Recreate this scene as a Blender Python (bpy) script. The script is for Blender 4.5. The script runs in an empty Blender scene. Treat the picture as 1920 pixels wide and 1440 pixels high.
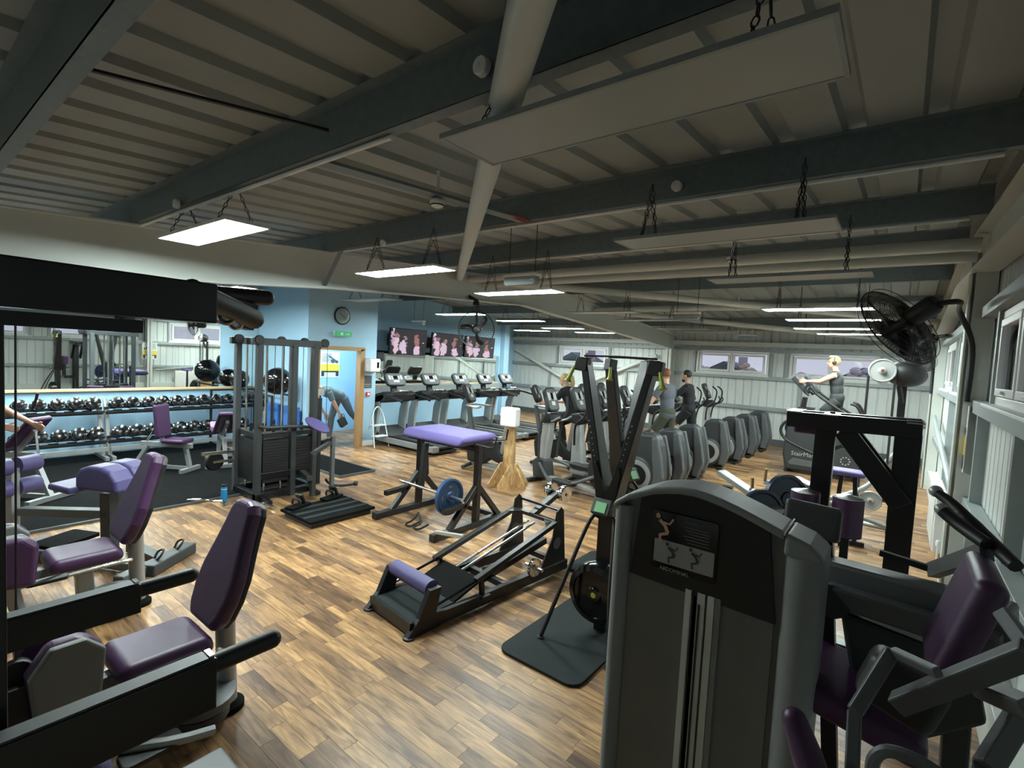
import bpy, bmesh, math, random
import numpy as np
from mathutils import Vector, Matrix, Euler, noise
random.seed(7)
PI = math.pi
sc = bpy.context.scene
COL = sc.collection

# ------------------------------------------------------------------ camera
CH = 2.05
FPX = 937.72
RX = Vector((0.78659853, 0.61527053, 0.05200882))
RD = Vector((0.07709188, -0.01428907, -0.99692159))
RF = Vector((-0.61263332, 0.78818652, -0.05867213))
cam = bpy.data.cameras.new('camera')
cam.sensor_width = 36.0
cam.lens = FPX / 1920 * 36
cam.clip_start = 0.02
cam.clip_end = 500
co = bpy.data.objects.new('camera', cam)
COL.objects.link(co)
M = Matrix.Identity(4)
for i in range(3):
    M[i][0] = RX[i]; M[i][1] = -RD[i]; M[i][2] = -RF[i]
M[2][3] = CH
co.matrix_world = M
sc.camera = co

# ------------------------------------------------------------------ world, exposure
sc.view_settings.view_transform = 'Standard'
sc.view_settings.look = 'None'
sc.view_settings.gamma = 1
sc.view_settings.use_curve_mapping = False
sc.view_settings.exposure = 1.5
world = bpy.data.worlds.new('dusk')
sc.world = world
world.use_nodes = True
nt = world.node_tree
nt.nodes.clear()
wo = nt.nodes.new('ShaderNodeOutputWorld')
bg = nt.nodes.new('ShaderNodeBackground')
cr = nt.nodes.new('ShaderNodeValToRGB')
tc = nt.nodes.new('ShaderNodeTexCoord')
sx = nt.nodes.new('ShaderNodeSeparateXYZ')
nt.links.new(tc.outputs['Generated'], sx.inputs[0])
nt.links.new(sx.outputs['Z'], cr.inputs[0])
cr.color_ramp.elements[0].position = 0.0
cr.color_ramp.elements[0].color = (0.70, 0.71, 0.86, 1)
cr.color_ramp.elements[1].position = 0.6
cr.color_ramp.elements[1].color = (0.48, 0.54, 0.76, 1)
nt.links.new(cr.outputs[0], bg.inputs[0])
bg.inputs[1].default_value = 0.34
nt.links.new(bg.outputs[0], wo.inputs[0])
LIT = 32.0          # strength of the lit ceiling panels

# ------------------------------------------------------------------ pixel -> place helpers (1920 x 1440 frame)
def ray(px, py):
    return RX * (px - 960) + RD * (py - 720) + RF * FPX
def atZ(px, py, z=0.0):
    d = ray(px, py); t = (z - CH) / d.z
    return Vector((d.x * t, d.y * t, z))
def atX(px, py, x):
    d = ray(px, py); t = x / d.x
    return Vector((x, d.y * t, CH + d.z * t))
def atY(px, py, y):
    d = ray(px, py); t = y / d.y
    return Vector((d.x * t, y, CH + d.z * t))

# ------------------------------------------------------------------ materials
MAT = {}
def nodemat(name):
    m = bpy.data.materials.new(name); m.use_nodes = True
    n = m.node_tree; b = n.nodes['Principled BSDF']
    MAT[name] = m
    return m, n, b
def mat(name, col, rough=0.5, metal=0.0, var=0.12, scale=8.0, bump=0.0, bscale=200.0, spec=0.5, stretch=None, coat=0.0):
    m, n, b = nodemat(name)
    b.inputs['Metallic'].default_value = metal
    b.inputs['Specular IOR Level'].default_value = spec
    b.inputs['Coat Weight'].default_value = coat
    t = n.nodes.new('ShaderNodeTexCoord')
    mp = n.nodes.new('ShaderNodeMapping')
    n.links.new(t.outputs['Object'], mp.inputs[0])
    if stretch: mp.inputs['Scale'].default_value = stretch
    no = n.nodes.new('ShaderNodeTexNoise'); no.inputs['Scale'].default_value = scale
    no.inputs['Detail'].default_value = 4
    n.links.new(mp.outputs[0], no.inputs['Vector'])
    mx = n.nodes.new('ShaderNodeMix'); mx.data_type = 'RGBA'
    mx.inputs[6].default_value = tuple(c * (1 - var) for c in col) + (1,)
    mx.inputs[7].default_value = tuple(min(1, c * (1 + var)) for c in col) + (1,)
    n.links.new(no.outputs['Fac'], mx.inputs[0])
    n.links.new(mx.outputs[2], b.inputs['Base Color'])
    mr = n.nodes.new('ShaderNodeMapRange')
    mr.inputs[3].default_value = max(0.02, rough - 0.08); mr.inputs[4].default_value = min(1, rough + 0.08)
    n.links.new(no.outputs['Fac'], mr.inputs[0]); n.links.new(mr.outputs[0], b.inputs['Roughness'])
    if bump:
        n2 = n.nodes.new('ShaderNodeTexNoise'); n2.inputs['Scale'].default_value = bscale
        n.links.new(mp.outputs[0], n2.inputs['Vector'])
        bp = n.nodes.new('ShaderNodeBump'); bp.inputs['Strength'].default_value = bump
        bp.inputs['Distance'].default_value = 0.002
        n.links.new(n2.outputs['Fac'], bp.inputs['Height']); n.links.new(bp.outputs[0], b.inputs['Normal'])
    return m
def emit(name, col, strength):
    m, n, b = nodemat(name)
    b.inputs['Base Color'].default_value = (0.8, 0.8, 0.8, 1)
    b.inputs['Emission Color'].default_value = (*col, 1)
    b.inputs['Emission Strength'].default_value = strength
    return m
mat('purple', (0.052, 0.017, 0.062), 0.42, bump=0.25, bscale=350)
mat('violet', (0.068, 0.055, 0.165), 0.5, bump=0.25, bscale=350)
mat('bright_violet', (0.088, 0.066, 0.215), 0.55, bump=0.25, bscale=350)
mat('pink', (0.42, 0.20, 0.42), 0.5)
mat('black_steel', (0.006, 0.006, 0.0065), 0.35, spec=0.5)
mat('black_satin', (0.009, 0.009, 0.010), 0.5)
mat('black_gloss', (0.006, 0.006, 0.007), 0.12)
mat('rubber', (0.0045, 0.005, 0.005), 0.85, spec=0.08, bump=0.4, bscale=120)
mat('mat_grey', (0.016, 0.021, 0.021), 0.75, spec=0.2, bump=0.5, bscale=160)
mat('dark_grey', (0.030, 0.034, 0.036), 0.5)
mat('mid_grey', (0.085, 0.092, 0.096), 0.45)
mat('silver_paint', (0.30, 0.31, 0.31), 0.35, metal=0.35)
mat('platinum', (0.42, 0.43, 0.42), 0.35, metal=0.4)
mat('shroud', (0.16, 0.165, 0.155), 0.55)
mat('shroud_edge', (0.22, 0.235, 0.24), 0.5)
mat('chrome', (0.75, 0.75, 0.74), 0.1, metal=1.0, var=0.03)
mat('dull_chrome', (0.55, 0.55, 0.54), 0.28, metal=1.0)
mat('galv', (0.16, 0.20, 0.215), 0.5, var=0.3, scale=22)
mat('cream_steel', (0.57, 0.59, 0.55), 0.5, var=0.04, scale=3)
mat('white_paint', (0.72, 0.72, 0.70), 0.45, var=0.04)
mat('white_plastic', (0.80, 0.80, 0.79), 0.35, var=0.03)
mat('cladding', (0.58, 0.61, 0.59), 0.45, var=0.06, scale=2)
mat('roof_sheet', (0.30, 0.325, 0.315), 0.5, var=0.07, scale=2)
mat('rail_grey', (0.30, 0.335, 0.335), 0.5, var=0.15, metal=0.2)
mat('blue_wall', (0.36, 0.56, 0.72), 0.7, var=0.05, scale=3, bump=0.15, bscale=90)
mat('blue_paint', (0.05, 0.16, 0.48), 0.5)
mat('blue_plate', (0.012, 0.055, 0.15), 0.45)
mat('navy', (0.012, 0.025, 0.07), 0.3)
mat('green_yellow', (0.42, 0.48, 0.06), 0.45)
mat('oak', (0.42, 0.24, 0.10), 0.45, var=0.25, scale=6, stretch=(14, 14, 1.2))
mat('pine', (0.62, 0.45, 0.26), 0.5, var=0.15, scale=5, stretch=(8, 1, 8))
mat('brown', (0.16, 0.055, 0.03), 0.4)
mat('skin', (0.58, 0.33, 0.24), 0.5, var=0.06)
mat('skin2', (0.42, 0.24, 0.17), 0.5, var=0.06)
mat('hair_black', (0.012, 0.01, 0.009), 0.6)
mat('hair_red', (0.20, 0.065, 0.025), 0.6)
mat('hair_blond', (0.50, 0.36, 0.17), 0.6, var=0.35, scale=60)
mat('cloth_black', (0.013, 0.013, 0.015), 0.9)
mat('cloth_grey', (0.10, 0.11, 0.135), 0.9)
mat('cloth_dark', (0.045, 0.05, 0.05), 0.9)
mat('cloth_green', (0.05, 0.055, 0.035), 0.9)
mat('legging', (0.14, 0.15, 0.155), 0.8)
mat('cloth_teal', (0.14, 0.20, 0.22), 0.9)
mat('cloth_burgundy', (0.10, 0.035, 0.04), 0.9)
mat('shoe_white', (0.6, 0.62, 0.62), 0.6)
mat('poster_white', (0.75, 0.78, 0.78), 0.5)
mat('yellow', (0.85, 0.62, 0.04), 0.5)
mat('red', (0.75, 0.05, 0.04), 0.4)
mat('lcd', (0.30, 0.62, 0.32), 0.3)
mat('bottle_blue', (0.02, 0.22, 0.45), 0.15)
mat('dark_chrome', (0.17, 0.17, 0.17), 0.14, metal=1.0, var=0.03)
mat('diffuser_off', (0.36, 0.38, 0.36), 0.4, var=0.03)
mat('fan_mesh', (0.01, 0.009, 0.008), 0.45)
mat('tread_belt', (0.013, 0.014, 0.014), 0.8)
mat('key_white', (0.55, 0.57, 0.55), 0.4)
mat('cable_black', (0.01, 0.01, 0.01), 0.5)
mat('cable_red', (0.30, 0.03, 0.03), 0.5)
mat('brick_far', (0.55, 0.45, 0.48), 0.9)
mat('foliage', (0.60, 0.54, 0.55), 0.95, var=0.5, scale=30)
mat('grass', (0.16, 0.17, 0.15), 0.95)
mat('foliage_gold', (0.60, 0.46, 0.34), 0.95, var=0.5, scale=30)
emit('panel_lit', (0.86, 1.0, 0.97), LIT)
emit('exit_green', (0.03, 0.55, 0.18), 0.1)
MAT['exit_green'].node_tree.nodes['Principled BSDF'].inputs['Base Color'].default_value = (0.04, 0.35, 0.14, 1)
emit('led', (0.4, 0.95, 0.7), 0.4)
emit('lcd_green', (0.25, 0.62, 0.28), 0.08)
MAT['lcd_green'].node_tree.nodes['Principled BSDF'].inputs['Base Color'].default_value = (0.12, 0.30, 0.13, 1)
emit('led_red', (0.9, 0.22, 0.08), 0.35)
def glassmat():
    m, n, b = nodemat('glass')
    out = n.nodes['Material Output']
    g = n.nodes.new('ShaderNodeBsdfGlossy'); g.inputs['Roughness'].default_value = 0.03
    t = n.nodes.new('ShaderNodeBsdfTransparent'); t.inputs[0].default_value = (0.93, 0.95, 0.95, 1)
    f = n.nodes.new('ShaderNodeFresnel'); f.inputs[0].default_value = 1.5
    x = n.nodes.new('ShaderNodeMixShader')
    n.links.new(f.outputs[0], x.inputs[0]); n.links.new(t.outputs[0], x.inputs[1]); n.links.new(g.outputs[0], x.inputs[2])
    n.links.new(x.outputs[0], out.inputs['Surface'])
glassmat()
def mirrormat():
    m, n, b = nodemat('mirror')
    b.inputs['Base Color'].default_value = (0.80, 0.84, 0.82, 1)
    b.inputs['Metallic'].default_value = 1
    b.inputs['Roughness'].default_value = 0.015
mirrormat()
def osbmat():
    m, n, b = nodemat('osb')
    t = n.nodes.new('ShaderNodeTexCoord')
    v = n.nodes.new('ShaderNodeTexVoronoi'); v.inputs['Scale'].default_value = 28
    no = n.nodes.new('ShaderNodeTexNoise'); no.inputs['Scale'].default_value = 6; no.inputs['Distortion'].default_value = 2
    mp = n.nodes.new('ShaderNodeMapping'); mp.inputs['Scale'].default_value = (1, 1, 0.45)
    n.links.new(t.outputs['Object'], mp.inputs[0]); n.links.new(mp.outputs[0], v.inputs['Vector']); n.links.new(mp.outputs[0], no.inputs['Vector'])
    r = n.nodes.new('ShaderNodeValToRGB')
    r.color_ramp.elements[0].color = (0.30, 0.16, 0.06, 1); r.color_ramp.elements[1].color = (0.72, 0.48, 0.22, 1)
    ad = n.nodes.new('ShaderNodeMath'); ad.operation = 'MULTIPLY_ADD'; ad.inputs[1].default_value = 0.6
    sp = n.nodes.new('ShaderNodeSeparateColor')
    n.links.new(v.outputs['Color'], sp.inputs[0]); n.links.new(sp.outputs[0], ad.inputs[0]); 
    n.links.new(no.outputs['Fac'], ad.inputs[2])
    sb = n.nodes.new('ShaderNodeMath'); sb.operation = 'SUBTRACT'; sb.inputs[1].default_value = 0.3
    n.links.new(ad.outputs[0], sb.inputs[0]); n.links.new(sb.outputs[0], r.inputs[0])
    n.links.new(r.outputs[0], b.inputs['Base Color']); b.inputs['Roughness'].default_value = 0.6
osbmat()
def plankmat():
    m, n, b = nodemat('plank')
    L = n.links
    oi = n.nodes.new('ShaderNodeObjectInfo'); ge = n.nodes.new('ShaderNodeNewGeometry')
    ad = n.nodes.new('ShaderNodeMath'); ad.operation = 'ADD'; L.new(oi.outputs['Random'], ad.inputs[0]); L.new(ge.outputs['Random Per Island'], ad.inputs[1])
    fr = n.nodes.new('ShaderNodeMath'); fr.operation = 'FRACT'; L.new(ad.outputs[0], fr.inputs[0])
    gp = ge.outputs['Position']
    of = n.nodes.new('ShaderNodeVectorMath'); of.operation = 'MULTIPLY_ADD'
    cb = n.nodes.new('ShaderNodeCombineXYZ'); L.new(fr.outputs[0], cb.inputs[0]); L.new(fr.outputs[0], cb.inputs[2])
    L.new(cb.outputs[0], of.inputs[0]); of.inputs[1].default_value = (37, 0, 11); L.new(gp, of.inputs[2])
    mp = n.nodes.new('ShaderNodeMapping'); mp.inputs['Scale'].default_value = (1.6, 13, 1); L.new(of.outputs[0], mp.inputs[0])
    n1 = n.nodes.new('ShaderNodeTexNoise'); n1.inputs['Scale'].default_value = 2.2; n1.inputs['Detail'].default_value = 6; n1.inputs['Distortion'].default_value = 1.2
    L.new(mp.outputs[0], n1.inputs['Vector'])
    mp2 = n.nodes.new('ShaderNodeMapping'); mp2.inputs['Scale'].default_value = (2.5, 9, 1); L.new(of.outputs[0], mp2.inputs[0])
    n2 = n.nodes.new('ShaderNodeTexNoise'); n2.inputs['Scale'].default_value = 1.0; n2.inputs['Detail'].default_value = 3
    L.new(mp2.outputs[0], n2.inputs['Vector'])
    base = n.nodes.new('ShaderNodeValToRGB')
    e = base.color_ramp.elements
    e[0].position = 0.0; e[0].color = (0.165, 0.090, 0.046, 1)
    e[1].position = 1.0; e[1].color = (0.44, 0.262, 0.122, 1)
    a = e.new(0.3); a.color = (0.235, 0.137, 0.074, 1)
    a = e.new(0.6); a.color = (0.38, 0.22, 0.10, 1)
    L.new(fr.outputs[0], base.inputs[0])
    dk = n.nodes.new('ShaderNodeValToRGB')
    dk.color_ramp.elements[0].position = 0.32; dk.color_ramp.elements[0].color = (0.48, 0.45, 0.44, 1)
    dk.color_ramp.elements[1].position = 0.66; dk.color_ramp.elements[1].color = (1.18, 1.15, 1.1, 1)
    L.new(n1.outputs['Fac'], dk.inputs[0])
    mx = n.nodes.new('ShaderNodeMix'); mx.data_type = 'RGBA'; mx.blend_type = 'MULTIPLY'; mx.inputs[0].default_value = 1
    L.new(base.outputs[0], mx.inputs[6]); L.new(dk.outputs[0], mx.inputs[7])
    d2 = n.nodes.new('ShaderNodeValToRGB')
    d2.color_ramp.elements[0].position = 0.3; d2.color_ramp.elements[0].color = (0.55, 0.53, 0.53, 1)
    d2.color_ramp.elements[1].position = 0.6; d2.color_ramp.elements[1].color = (1.1, 1.1, 1.1, 1)
    L.new(n2.outputs['Fac'], d2.inputs[0])
    m2 = n.nodes.new('ShaderNodeMix'); m2.data_type = 'RGBA'; m2.blend_type = 'MULTIPLY'; m2.inputs[0].default_value = 1
    L.new(mx.outputs[2], m2.inputs[6]); L.new(d2.outputs[0], m2.inputs[7])
    L.new(m2.outputs[2], b.inputs['Base Color'])
    b.inputs['Roughness'].default_value = 0.38
    b.inputs['Specular IOR Level'].default_value = 0.38
    bp = n.nodes.new('ShaderNodeBump'); bp.inputs['Strength'].default_value = 0.15; bp.inputs['Distance'].default_value = 0.002
    L.new(n1.outputs['Fac'], bp.inputs['Height']); L.new(bp.outputs[0], b.inputs['Normal'])
plankmat()

# ------------------------------------------------------------------ mesh builder
def frame_for(d, up=Vector((0, 0, 1))):
    d = d.normalized()
    if abs(d.dot(up)) > 0.999: up = Vector((0, 1, 0))
    u = up.cross(d).normalized()       # sideways
    v = d.cross(u).normalized()        # up-ish
    return u, v
class MB:
    def __init__(s, off=None):
        s.v = []; s.f = []; s.sm = []; s.off = Vector(off) if off is not None else None
    def add(s, vs, fs, smooth=False):
        k = len(s.v)
        s.v += [tuple(x) for x in vs]
        s.f += [tuple(i + k for i in f) for f in fs]
        s.sm += [smooth] * len(fs)
        return s
    def box(s, c, d, rot=None, tw=None, td=None):
        """box centred at c with sizes d; tw/td scale the top face"""
        c = Vector(c); x, y, z = d[0] / 2, d[1] / 2, d[2] / 2
        tw = 1 if tw is None else tw; td = 1 if td is None else td
        P = [(-x, -y, -z), (x, -y, -z), (x, y, -z), (-x, y, -z), (-x * tw, -y * td, z), (x * tw, -y * td, z), (x * tw, y * td, z), (-x * tw, y * td, z)]
        P = [Vector(p) for p in P]
        if rot is not None:
            if not isinstance(rot, Matrix): rot = Euler(rot).to_matrix()
            P = [rot @ p for p in P]
        return s.add([c + p for p in P], [(0, 3, 2, 1), (4, 5, 6, 7), (0, 1, 5, 4), (1, 2, 6, 5), (2, 3, 7, 6), (3, 0, 4, 7)])
    def bar(s, p, q, w, h=None, up=Vector((0, 0, 1)), w2=None, h2=None):
        h = w if h is None else h; w2 = w if w2 is None else w2; h2 = h if h2 is None else h2
        p = Vector(p); q = Vector(q); u, v = frame_for(q - p, up)
        P = []
        for c, a, b in ((p, w / 2, h / 2), (q, w2 / 2, h2 / 2)):
            P += [c - u * a - v * b, c + u * a - v * b, c + u * a + v * b, c - u * a + v * b]
        return s.add(P, [(0, 3, 2, 1), (4, 5, 6, 7), (0, 1, 5, 4), (1, 2, 6, 5), (2, 3, 7, 6), (3, 0, 4, 7)])
    def tube(s, path, r, n=8, closed=False, cap=True, spline=0, rr=None):
        P = [Vector(p) for p in path]
        R = rr if rr else [r] * len(P)
        if spline:
            Q = []; RR = []
            m = len(P)
            for i in range(m if closed else m - 1):
                if closed: a, b, c, d = P[(i - 1) % m], P[i], P[(i + 1) % m], P[(i + 2) % m]
                else: a, b, c, d = P[max(0, i - 1)], P[i], P[i + 1], P[min(m - 1, i + 2)]
                for k in range(spline):
                    t = k / spline
                    Q.append(0.5 * ((2 * b) + (c - a) * t + (2 * a - 5 * b + 4 * c - d) * t * t + (3 * b - a - 3 * c + d) * t ** 3))
                    RR.append(R[i] * (1 - t) + R[(i + 1) % m] * t)
            if not closed: Q.append(P[-1]); RR.append(R[-1])
            P = Q; R = RR
        m = len(P); rings = []
        u = None
        for i in range(m):
            if closed: t = P[(i + 1) % m] - P[(i - 1) % m]
            else: t = P[min(m - 1, i + 1)] - P[max(0, i - 1)]
            if t.length < 1e-9: t = Vector((0, 0, 1))
            t.normalize()
            if u is None:
                u, v = frame_for(t)
            else:
                u = (u - t * u.dot(t))
                if u.length < 1e-6: u, v = frame_for(t)
                u.normalize(); v = t.cross(u)
            rings.append([P[i] + (u * math.cos(2 * PI * k / n) + v * math.sin(2 * PI * k / n)) * R[i] for k in range(n)])
        vs = [x for rg in rings for x in rg]; fs = []
        for i in range(m if closed else m - 1):
            a = i * n; b = ((i + 1) % m) * n
            for k in range(n):
                fs.append((a + k, a + (k + 1) % n, b + (k + 1) % n, b + k))
        s.add(vs, fs, True)
        if cap and not closed:
            k0 = len(s.v) - len(vs)
            s.f.append(tuple(k0 + k for k in range(n))[::-1]); s.sm.append(False)
            s.f.append(tuple(k0 + (m - 1) * n + k for k in range(n))); s.sm.append(False)
        return s
    def cyl(s, p, q, r, r2=None, n=16):
        return s.tube([p, q], r, n=n, rr=[r, r if r2 is None else r2])
    def lathe(s, o, ax, prof, n=24):
        """prof: list of (radius, distance along axis)"""
        o = Vector(o); ax = Vector(ax).normalized(); u, v = frame_for(ax)
        vs = []; fs = []
        for r, h in prof:
            r = max(r, 1e-4)
            vs += [o + ax * h + (u * math.cos(2 * PI * k / n) + v * math.sin(2 * PI * k / n)) * r for k in range(n)]
        for i in range(len(prof) - 1):
            for k in range(n):
                fs.append((i * n + k, i * n + (k + 1) % n, (i + 1) * n + (k + 1) % n, (i + 1) * n + k))
        fs.append(tuple(range(n))[::-1]); fs.append(tuple((len(prof) - 1) * n + k for k in range(n)))
        k0 = len(s.f)
        s.add(vs, fs, True)
        s.sm[-1] = s.sm[-2] = False
        return s
    def prism(s, pts, o, u, v, t, holes=None):
        """outline pts (a,b) in plane o + a*u + b*v, thickness t centred on the plane"""
        o = Vector(o); u = Vector(u).normalized(); v = Vector(v).normalized(); w = u.cross(v)
        n = len(pts)
        A = [o + u * a + v * b - w * t / 2 for a, b in pts]; B = [x + w * t for x in A]
        fs = [tuple(range(n))[::-1], tuple(range(n, 2 * n))] + [(i, (i + 1) % n, n + (i + 1) % n, n + i) for i in range(n)]
        return s.add(A + B, fs)
    def ball(s, c, r, n=12, m=8, rot=None):
        c = Vector(c); r = (r, r, r) if not hasattr(r, '__len__') else r
        vs = []; fs = []
        for i in range(1, m):
            th = PI * i / m
            for k in range(n):
                ph = 2 * PI * k / n
                vs.append(Vector((r[0] * math.sin(th) * math.cos(ph), r[1] * math.sin(th) * math.sin(ph), r[2] * math.cos(th))))
        vs.append(Vector((0, 0, r[2]))); vs.append(Vector((0, 0, -r[2])))
        if rot is not None:
            R = rot if isinstance(rot, Matrix) else Euler(rot).to_matrix(); vs = [R @ x for x in vs]
        T = len(vs) - 2
        for i in range(m - 2):
            for k in range(n):
                fs.append((i * n + k, (i + 1) * n + k, (i + 1) * n + (k + 1) % n, i * n + (k + 1) % n))
        for k in range(n):
            fs.append((T, k, (k + 1) % n)); fs.append((T + 1, (m - 2) * n + (k + 1) % n, (m - 2) * n + k))
        return s.add([c + x for x in vs], fs, True)
    def build(s, name, m, parent=None, bevel=0.0, seg=2, sub=0, sharp=True, smooth=None):
        me = bpy.data.meshes.new(name)
        V = s.v
        if s.off is not None: V = [(a - s.off.x, b - s.off.y, c - s.off.z) for a, b, c in V]
        me.from_pydata(V, [], s.f)
        me.polygons.foreach_set('use_smooth', [bool(x) if smooth is None else smooth for x in s.sm])
        me.update()
        if sharp and any(s.sm) or smooth: me.set_sharp_from_angle(angle=math.radians(38))
        me.materials.append(MAT[m])
        o = bpy.data.objects.new(name, me); COL.objects.link(o)
        if parent is not None: o.parent = parent
        if bevel:
            b = o.modifiers.new('bevel', 'BEVEL'); b.width = bevel; b.segments = seg; b.limit_method = 'ANGLE'; b.angle_limit = math.radians(40)
            if smooth: b.harden_normals = False
        if sub:
            d = o.modifiers.new('sub', 'SUBSURF'); d.levels = sub; d.render_levels = sub
        return o

def tag(o, label=None, cat=None, group=None, kind=None):
    if label: o['label'] = label
    if cat: o['category'] = cat
    if group: o['group'] = group
    if kind: o['kind'] = kind
    return o
def thing(name, label, cat, loc=(0, 0, 0), rz=0, group=None):
    o = bpy.data.objects.new(name, None); COL.objects.link(o)
    o.empty_display_size = 0.1
    o.location = loc; o.rotation_euler = (0, 0, rz)
    return tag(o, label, cat, group)
def group_struct(name, loc=(0, 0, 0)):
    o = bpy.data.objects.new(name, None); COL.objects.link(o); o.location = loc; o['kind'] = 'structure'; return o
CH_OF = {}
def dup(root, loc=None, rz=None, label=None, group=None):
    kids = {}
    for o in COL.objects:
        if o.parent: kids.setdefault(o.parent.name, []).append(o)
    def cp(o, par):
        c = o.copy(); COL.objects.link(c); c.parent = par
        for k in kids.get(o.name, []): cp(k, c)
        return c
    r = cp(root, None)
    if loc is not None: r.location = loc
    if rz is not None: r.rotation_euler = (0, 0, rz)
    if label: r['label'] = label
    if group: r['group'] = group
    return r
def cushion(name, m, parent, c, d, rot=None, r=0.03, tw=None, td=None, off=None, seg=4, label=None):
    b = MB(off); b.box(c, d, rot, tw, td)
    o = b.build(name, m, parent, bevel=min(r, min(d) * 0.48), seg=seg, smooth=True, sharp=False)
    for p in o.data.polygons: p.use_smooth = True
    o.data.update()
    # keep smooth shading over the rounded edge only
    wn = o.modifiers.new('wn', 'WEIGHTED_NORMAL'); wn.keep_sharp = False
    if label: o['label'] = label
    return o
def rrect(w, h, r, n=4, cx=0, cy=0):
    pts = []
    for (sx_, sy_, a0) in ((1, 1, 0), (-1, 1, 90), (-1, -1, 180), (1, -1, 270)):
        for k in range(n + 1):
            a = math.radians(a0 + 90 * k / n)
            pts.append((cx + sx_ * (w / 2 - r) + r * math.cos(a), cy + sy_ * (h / 2 - r) + r * math.sin(a)))
    return pts
def textmesh(name, s, size, m, parent, loc, rotm, ext=0.001, align='LEFT'):
    cu = bpy.data.curves.new(name, 'FONT'); cu.body = s; cu.size = size; cu.extrude = ext; cu.align_x = align
    cu.resolution_u = 2
    tmp = bpy.data.objects.new(name, cu); COL.objects.link(tmp)
    me = bpy.data.meshes.new_from_object(tmp.evaluated_get(bpy.context.evaluated_depsgraph_get()))
    bpy.data.objects.remove(tmp); me.materials.clear(); me.materials.append(MAT[m])
    o = bpy.data.objects.new(name, me); COL.objects.link(o); o['kind'] = 'stuff'
    if parent is not None: o.parent = parent
    o.matrix_local = Matrix.Translation(Vector(loc)) @ rotm.to_4x4()
    return o
def rotcols(x, y, z):
    x = Vector(x).normalized(); y = Vector(y).normalized(); z = Vector(z).normalized()
    return Matrix(((x.x, y.x, z.x), (x.y, y.y, z.y), (x.z, y.z, z.z)))
# ================================================================== SHELL
XL, XR, YF, YN = -10.6, 0.62, 14.8, -2.6      # mirror wall, right wall, far wall, near wall
def zr(y):      # top of rafters = underside of purlins
    return 2.928 + 0.062 * y if y < 7.5 else 3.393 - 0.0765 * (y - 7.5)
# ---- floor
floor = group_struct('floor')
b = MB(); b.box((-5.4, 6.1, -0.06), (12.6, 17.6, 0.1)); tag(b.build('floor_slab', 'dark_grey', floor), kind='structure')
pm = MB(); pm.box((0, 0, -0.004), (1, 1, 0.008)); proto = pm.build('plank', 'plank', floor); pme = proto.data
bpy.data.objects.remove(proto)
rng = random.Random(3)
allp = []
W = 0.088
row = 0; y = YN
while y < YF:
    x = -11.6 - rng.random() * 0.5
    while x < XR:
        L = rng.choice((0.3, 0.42, 0.42, 0.6, 0.8))
        cx = x + L / 2; cy = y + W / 2
        d = Vector((cx, cy, -CH)); f = d.dot(RF)
        score = -1
        if f > 0.5:
            px = 960 + FPX * d.dot(RX) / f; py = 720 + FPX * d.dot(RD) / f
            if -20 < px < 1940 and py < 1470: score = L * W * CH / f ** 3
        if 1120 < (px if f > 0.5 else 0) and (py if f > 0.5 else 0) > 1150: score *= 0.2
        allp.append((score, cx, cy, L)); x += L
    y += W
allp.sort(key=lambda a: -a[0])
for s_, cx, cy, L in allp[:290]:
    o = bpy.data.objects.new('plank', pme); COL.objects.link(o); o.parent = floor
    o.location = (cx, cy, 0); o.scale = (L - 0.0015, W - 0.0015, 1)
b = MB()
for s_, cx, cy, L in allp[290:]: b.box((cx, cy, -0.004), (L - 0.0015, W - 0.0015, 0.008))
tag(b.build('wood_floor_planks', 'plank', floor), kind='stuff')

# ---- cladding sheet mesh helper : trapezoidal sheet spanning along 'a' with ribs, height h
def sheet(wid, hgt, pitch, rib, depth, flat=0.5):
    """sheet in XZ plane, ribs vertical (along z), faces -Y; returns mesh"""
    m = MB(); pts = []; x = 0
    while x < wid - 1e-6:
        pts += [(x, 0), (x + pitch * flat, 0), (x + pitch * flat + rib * .3, depth), (x + pitch - rib * .3, depth)]
        x += pitch
    pts.append((wid, 0))
    n = len(pts)
    th = 0.004
    vs = [(a, b_, z) for z in (0, hgt) for a, b_ in pts] + [(a, b_ + th, z) for z in (0, hgt) for a, b_ in pts]
    fs = []
    for i in range(n - 1):
        fs.append((i, i + 1, n + i + 1, n + i)); fs.append((2 * n + i, 3 * n + i, 3 * n + i + 1, 2 * n + i + 1))
        fs.append((i, 2 * n + i, 2 * n + i + 1, i + 1)); fs.append((n + i, n + i + 1, 3 * n + i + 1, 3 * n + i))
    m.add(vs, fs)
    return m
_sheets = {}
def put_sheet(parent, name, x, y, z, wid, hgt, rz, m='cladding', pitch=0.2, rib=0.05, depth=0.022, flat=0.78):
    k = (round(wid, 3), round(hgt, 3), m, pitch)
    if k not in _sheets:
        o = sheet(wid, hgt, pitch, rib, depth, flat).build(name, m, parent); _sheets[k] = o.data
    else:
        o = bpy.data.objects.new(name, _sheets[k]); COL.objects.link(o); o.parent = parent
    o.location = (x, y, z); o.rotation_euler = (0, 0, rz)
    return o
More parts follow.
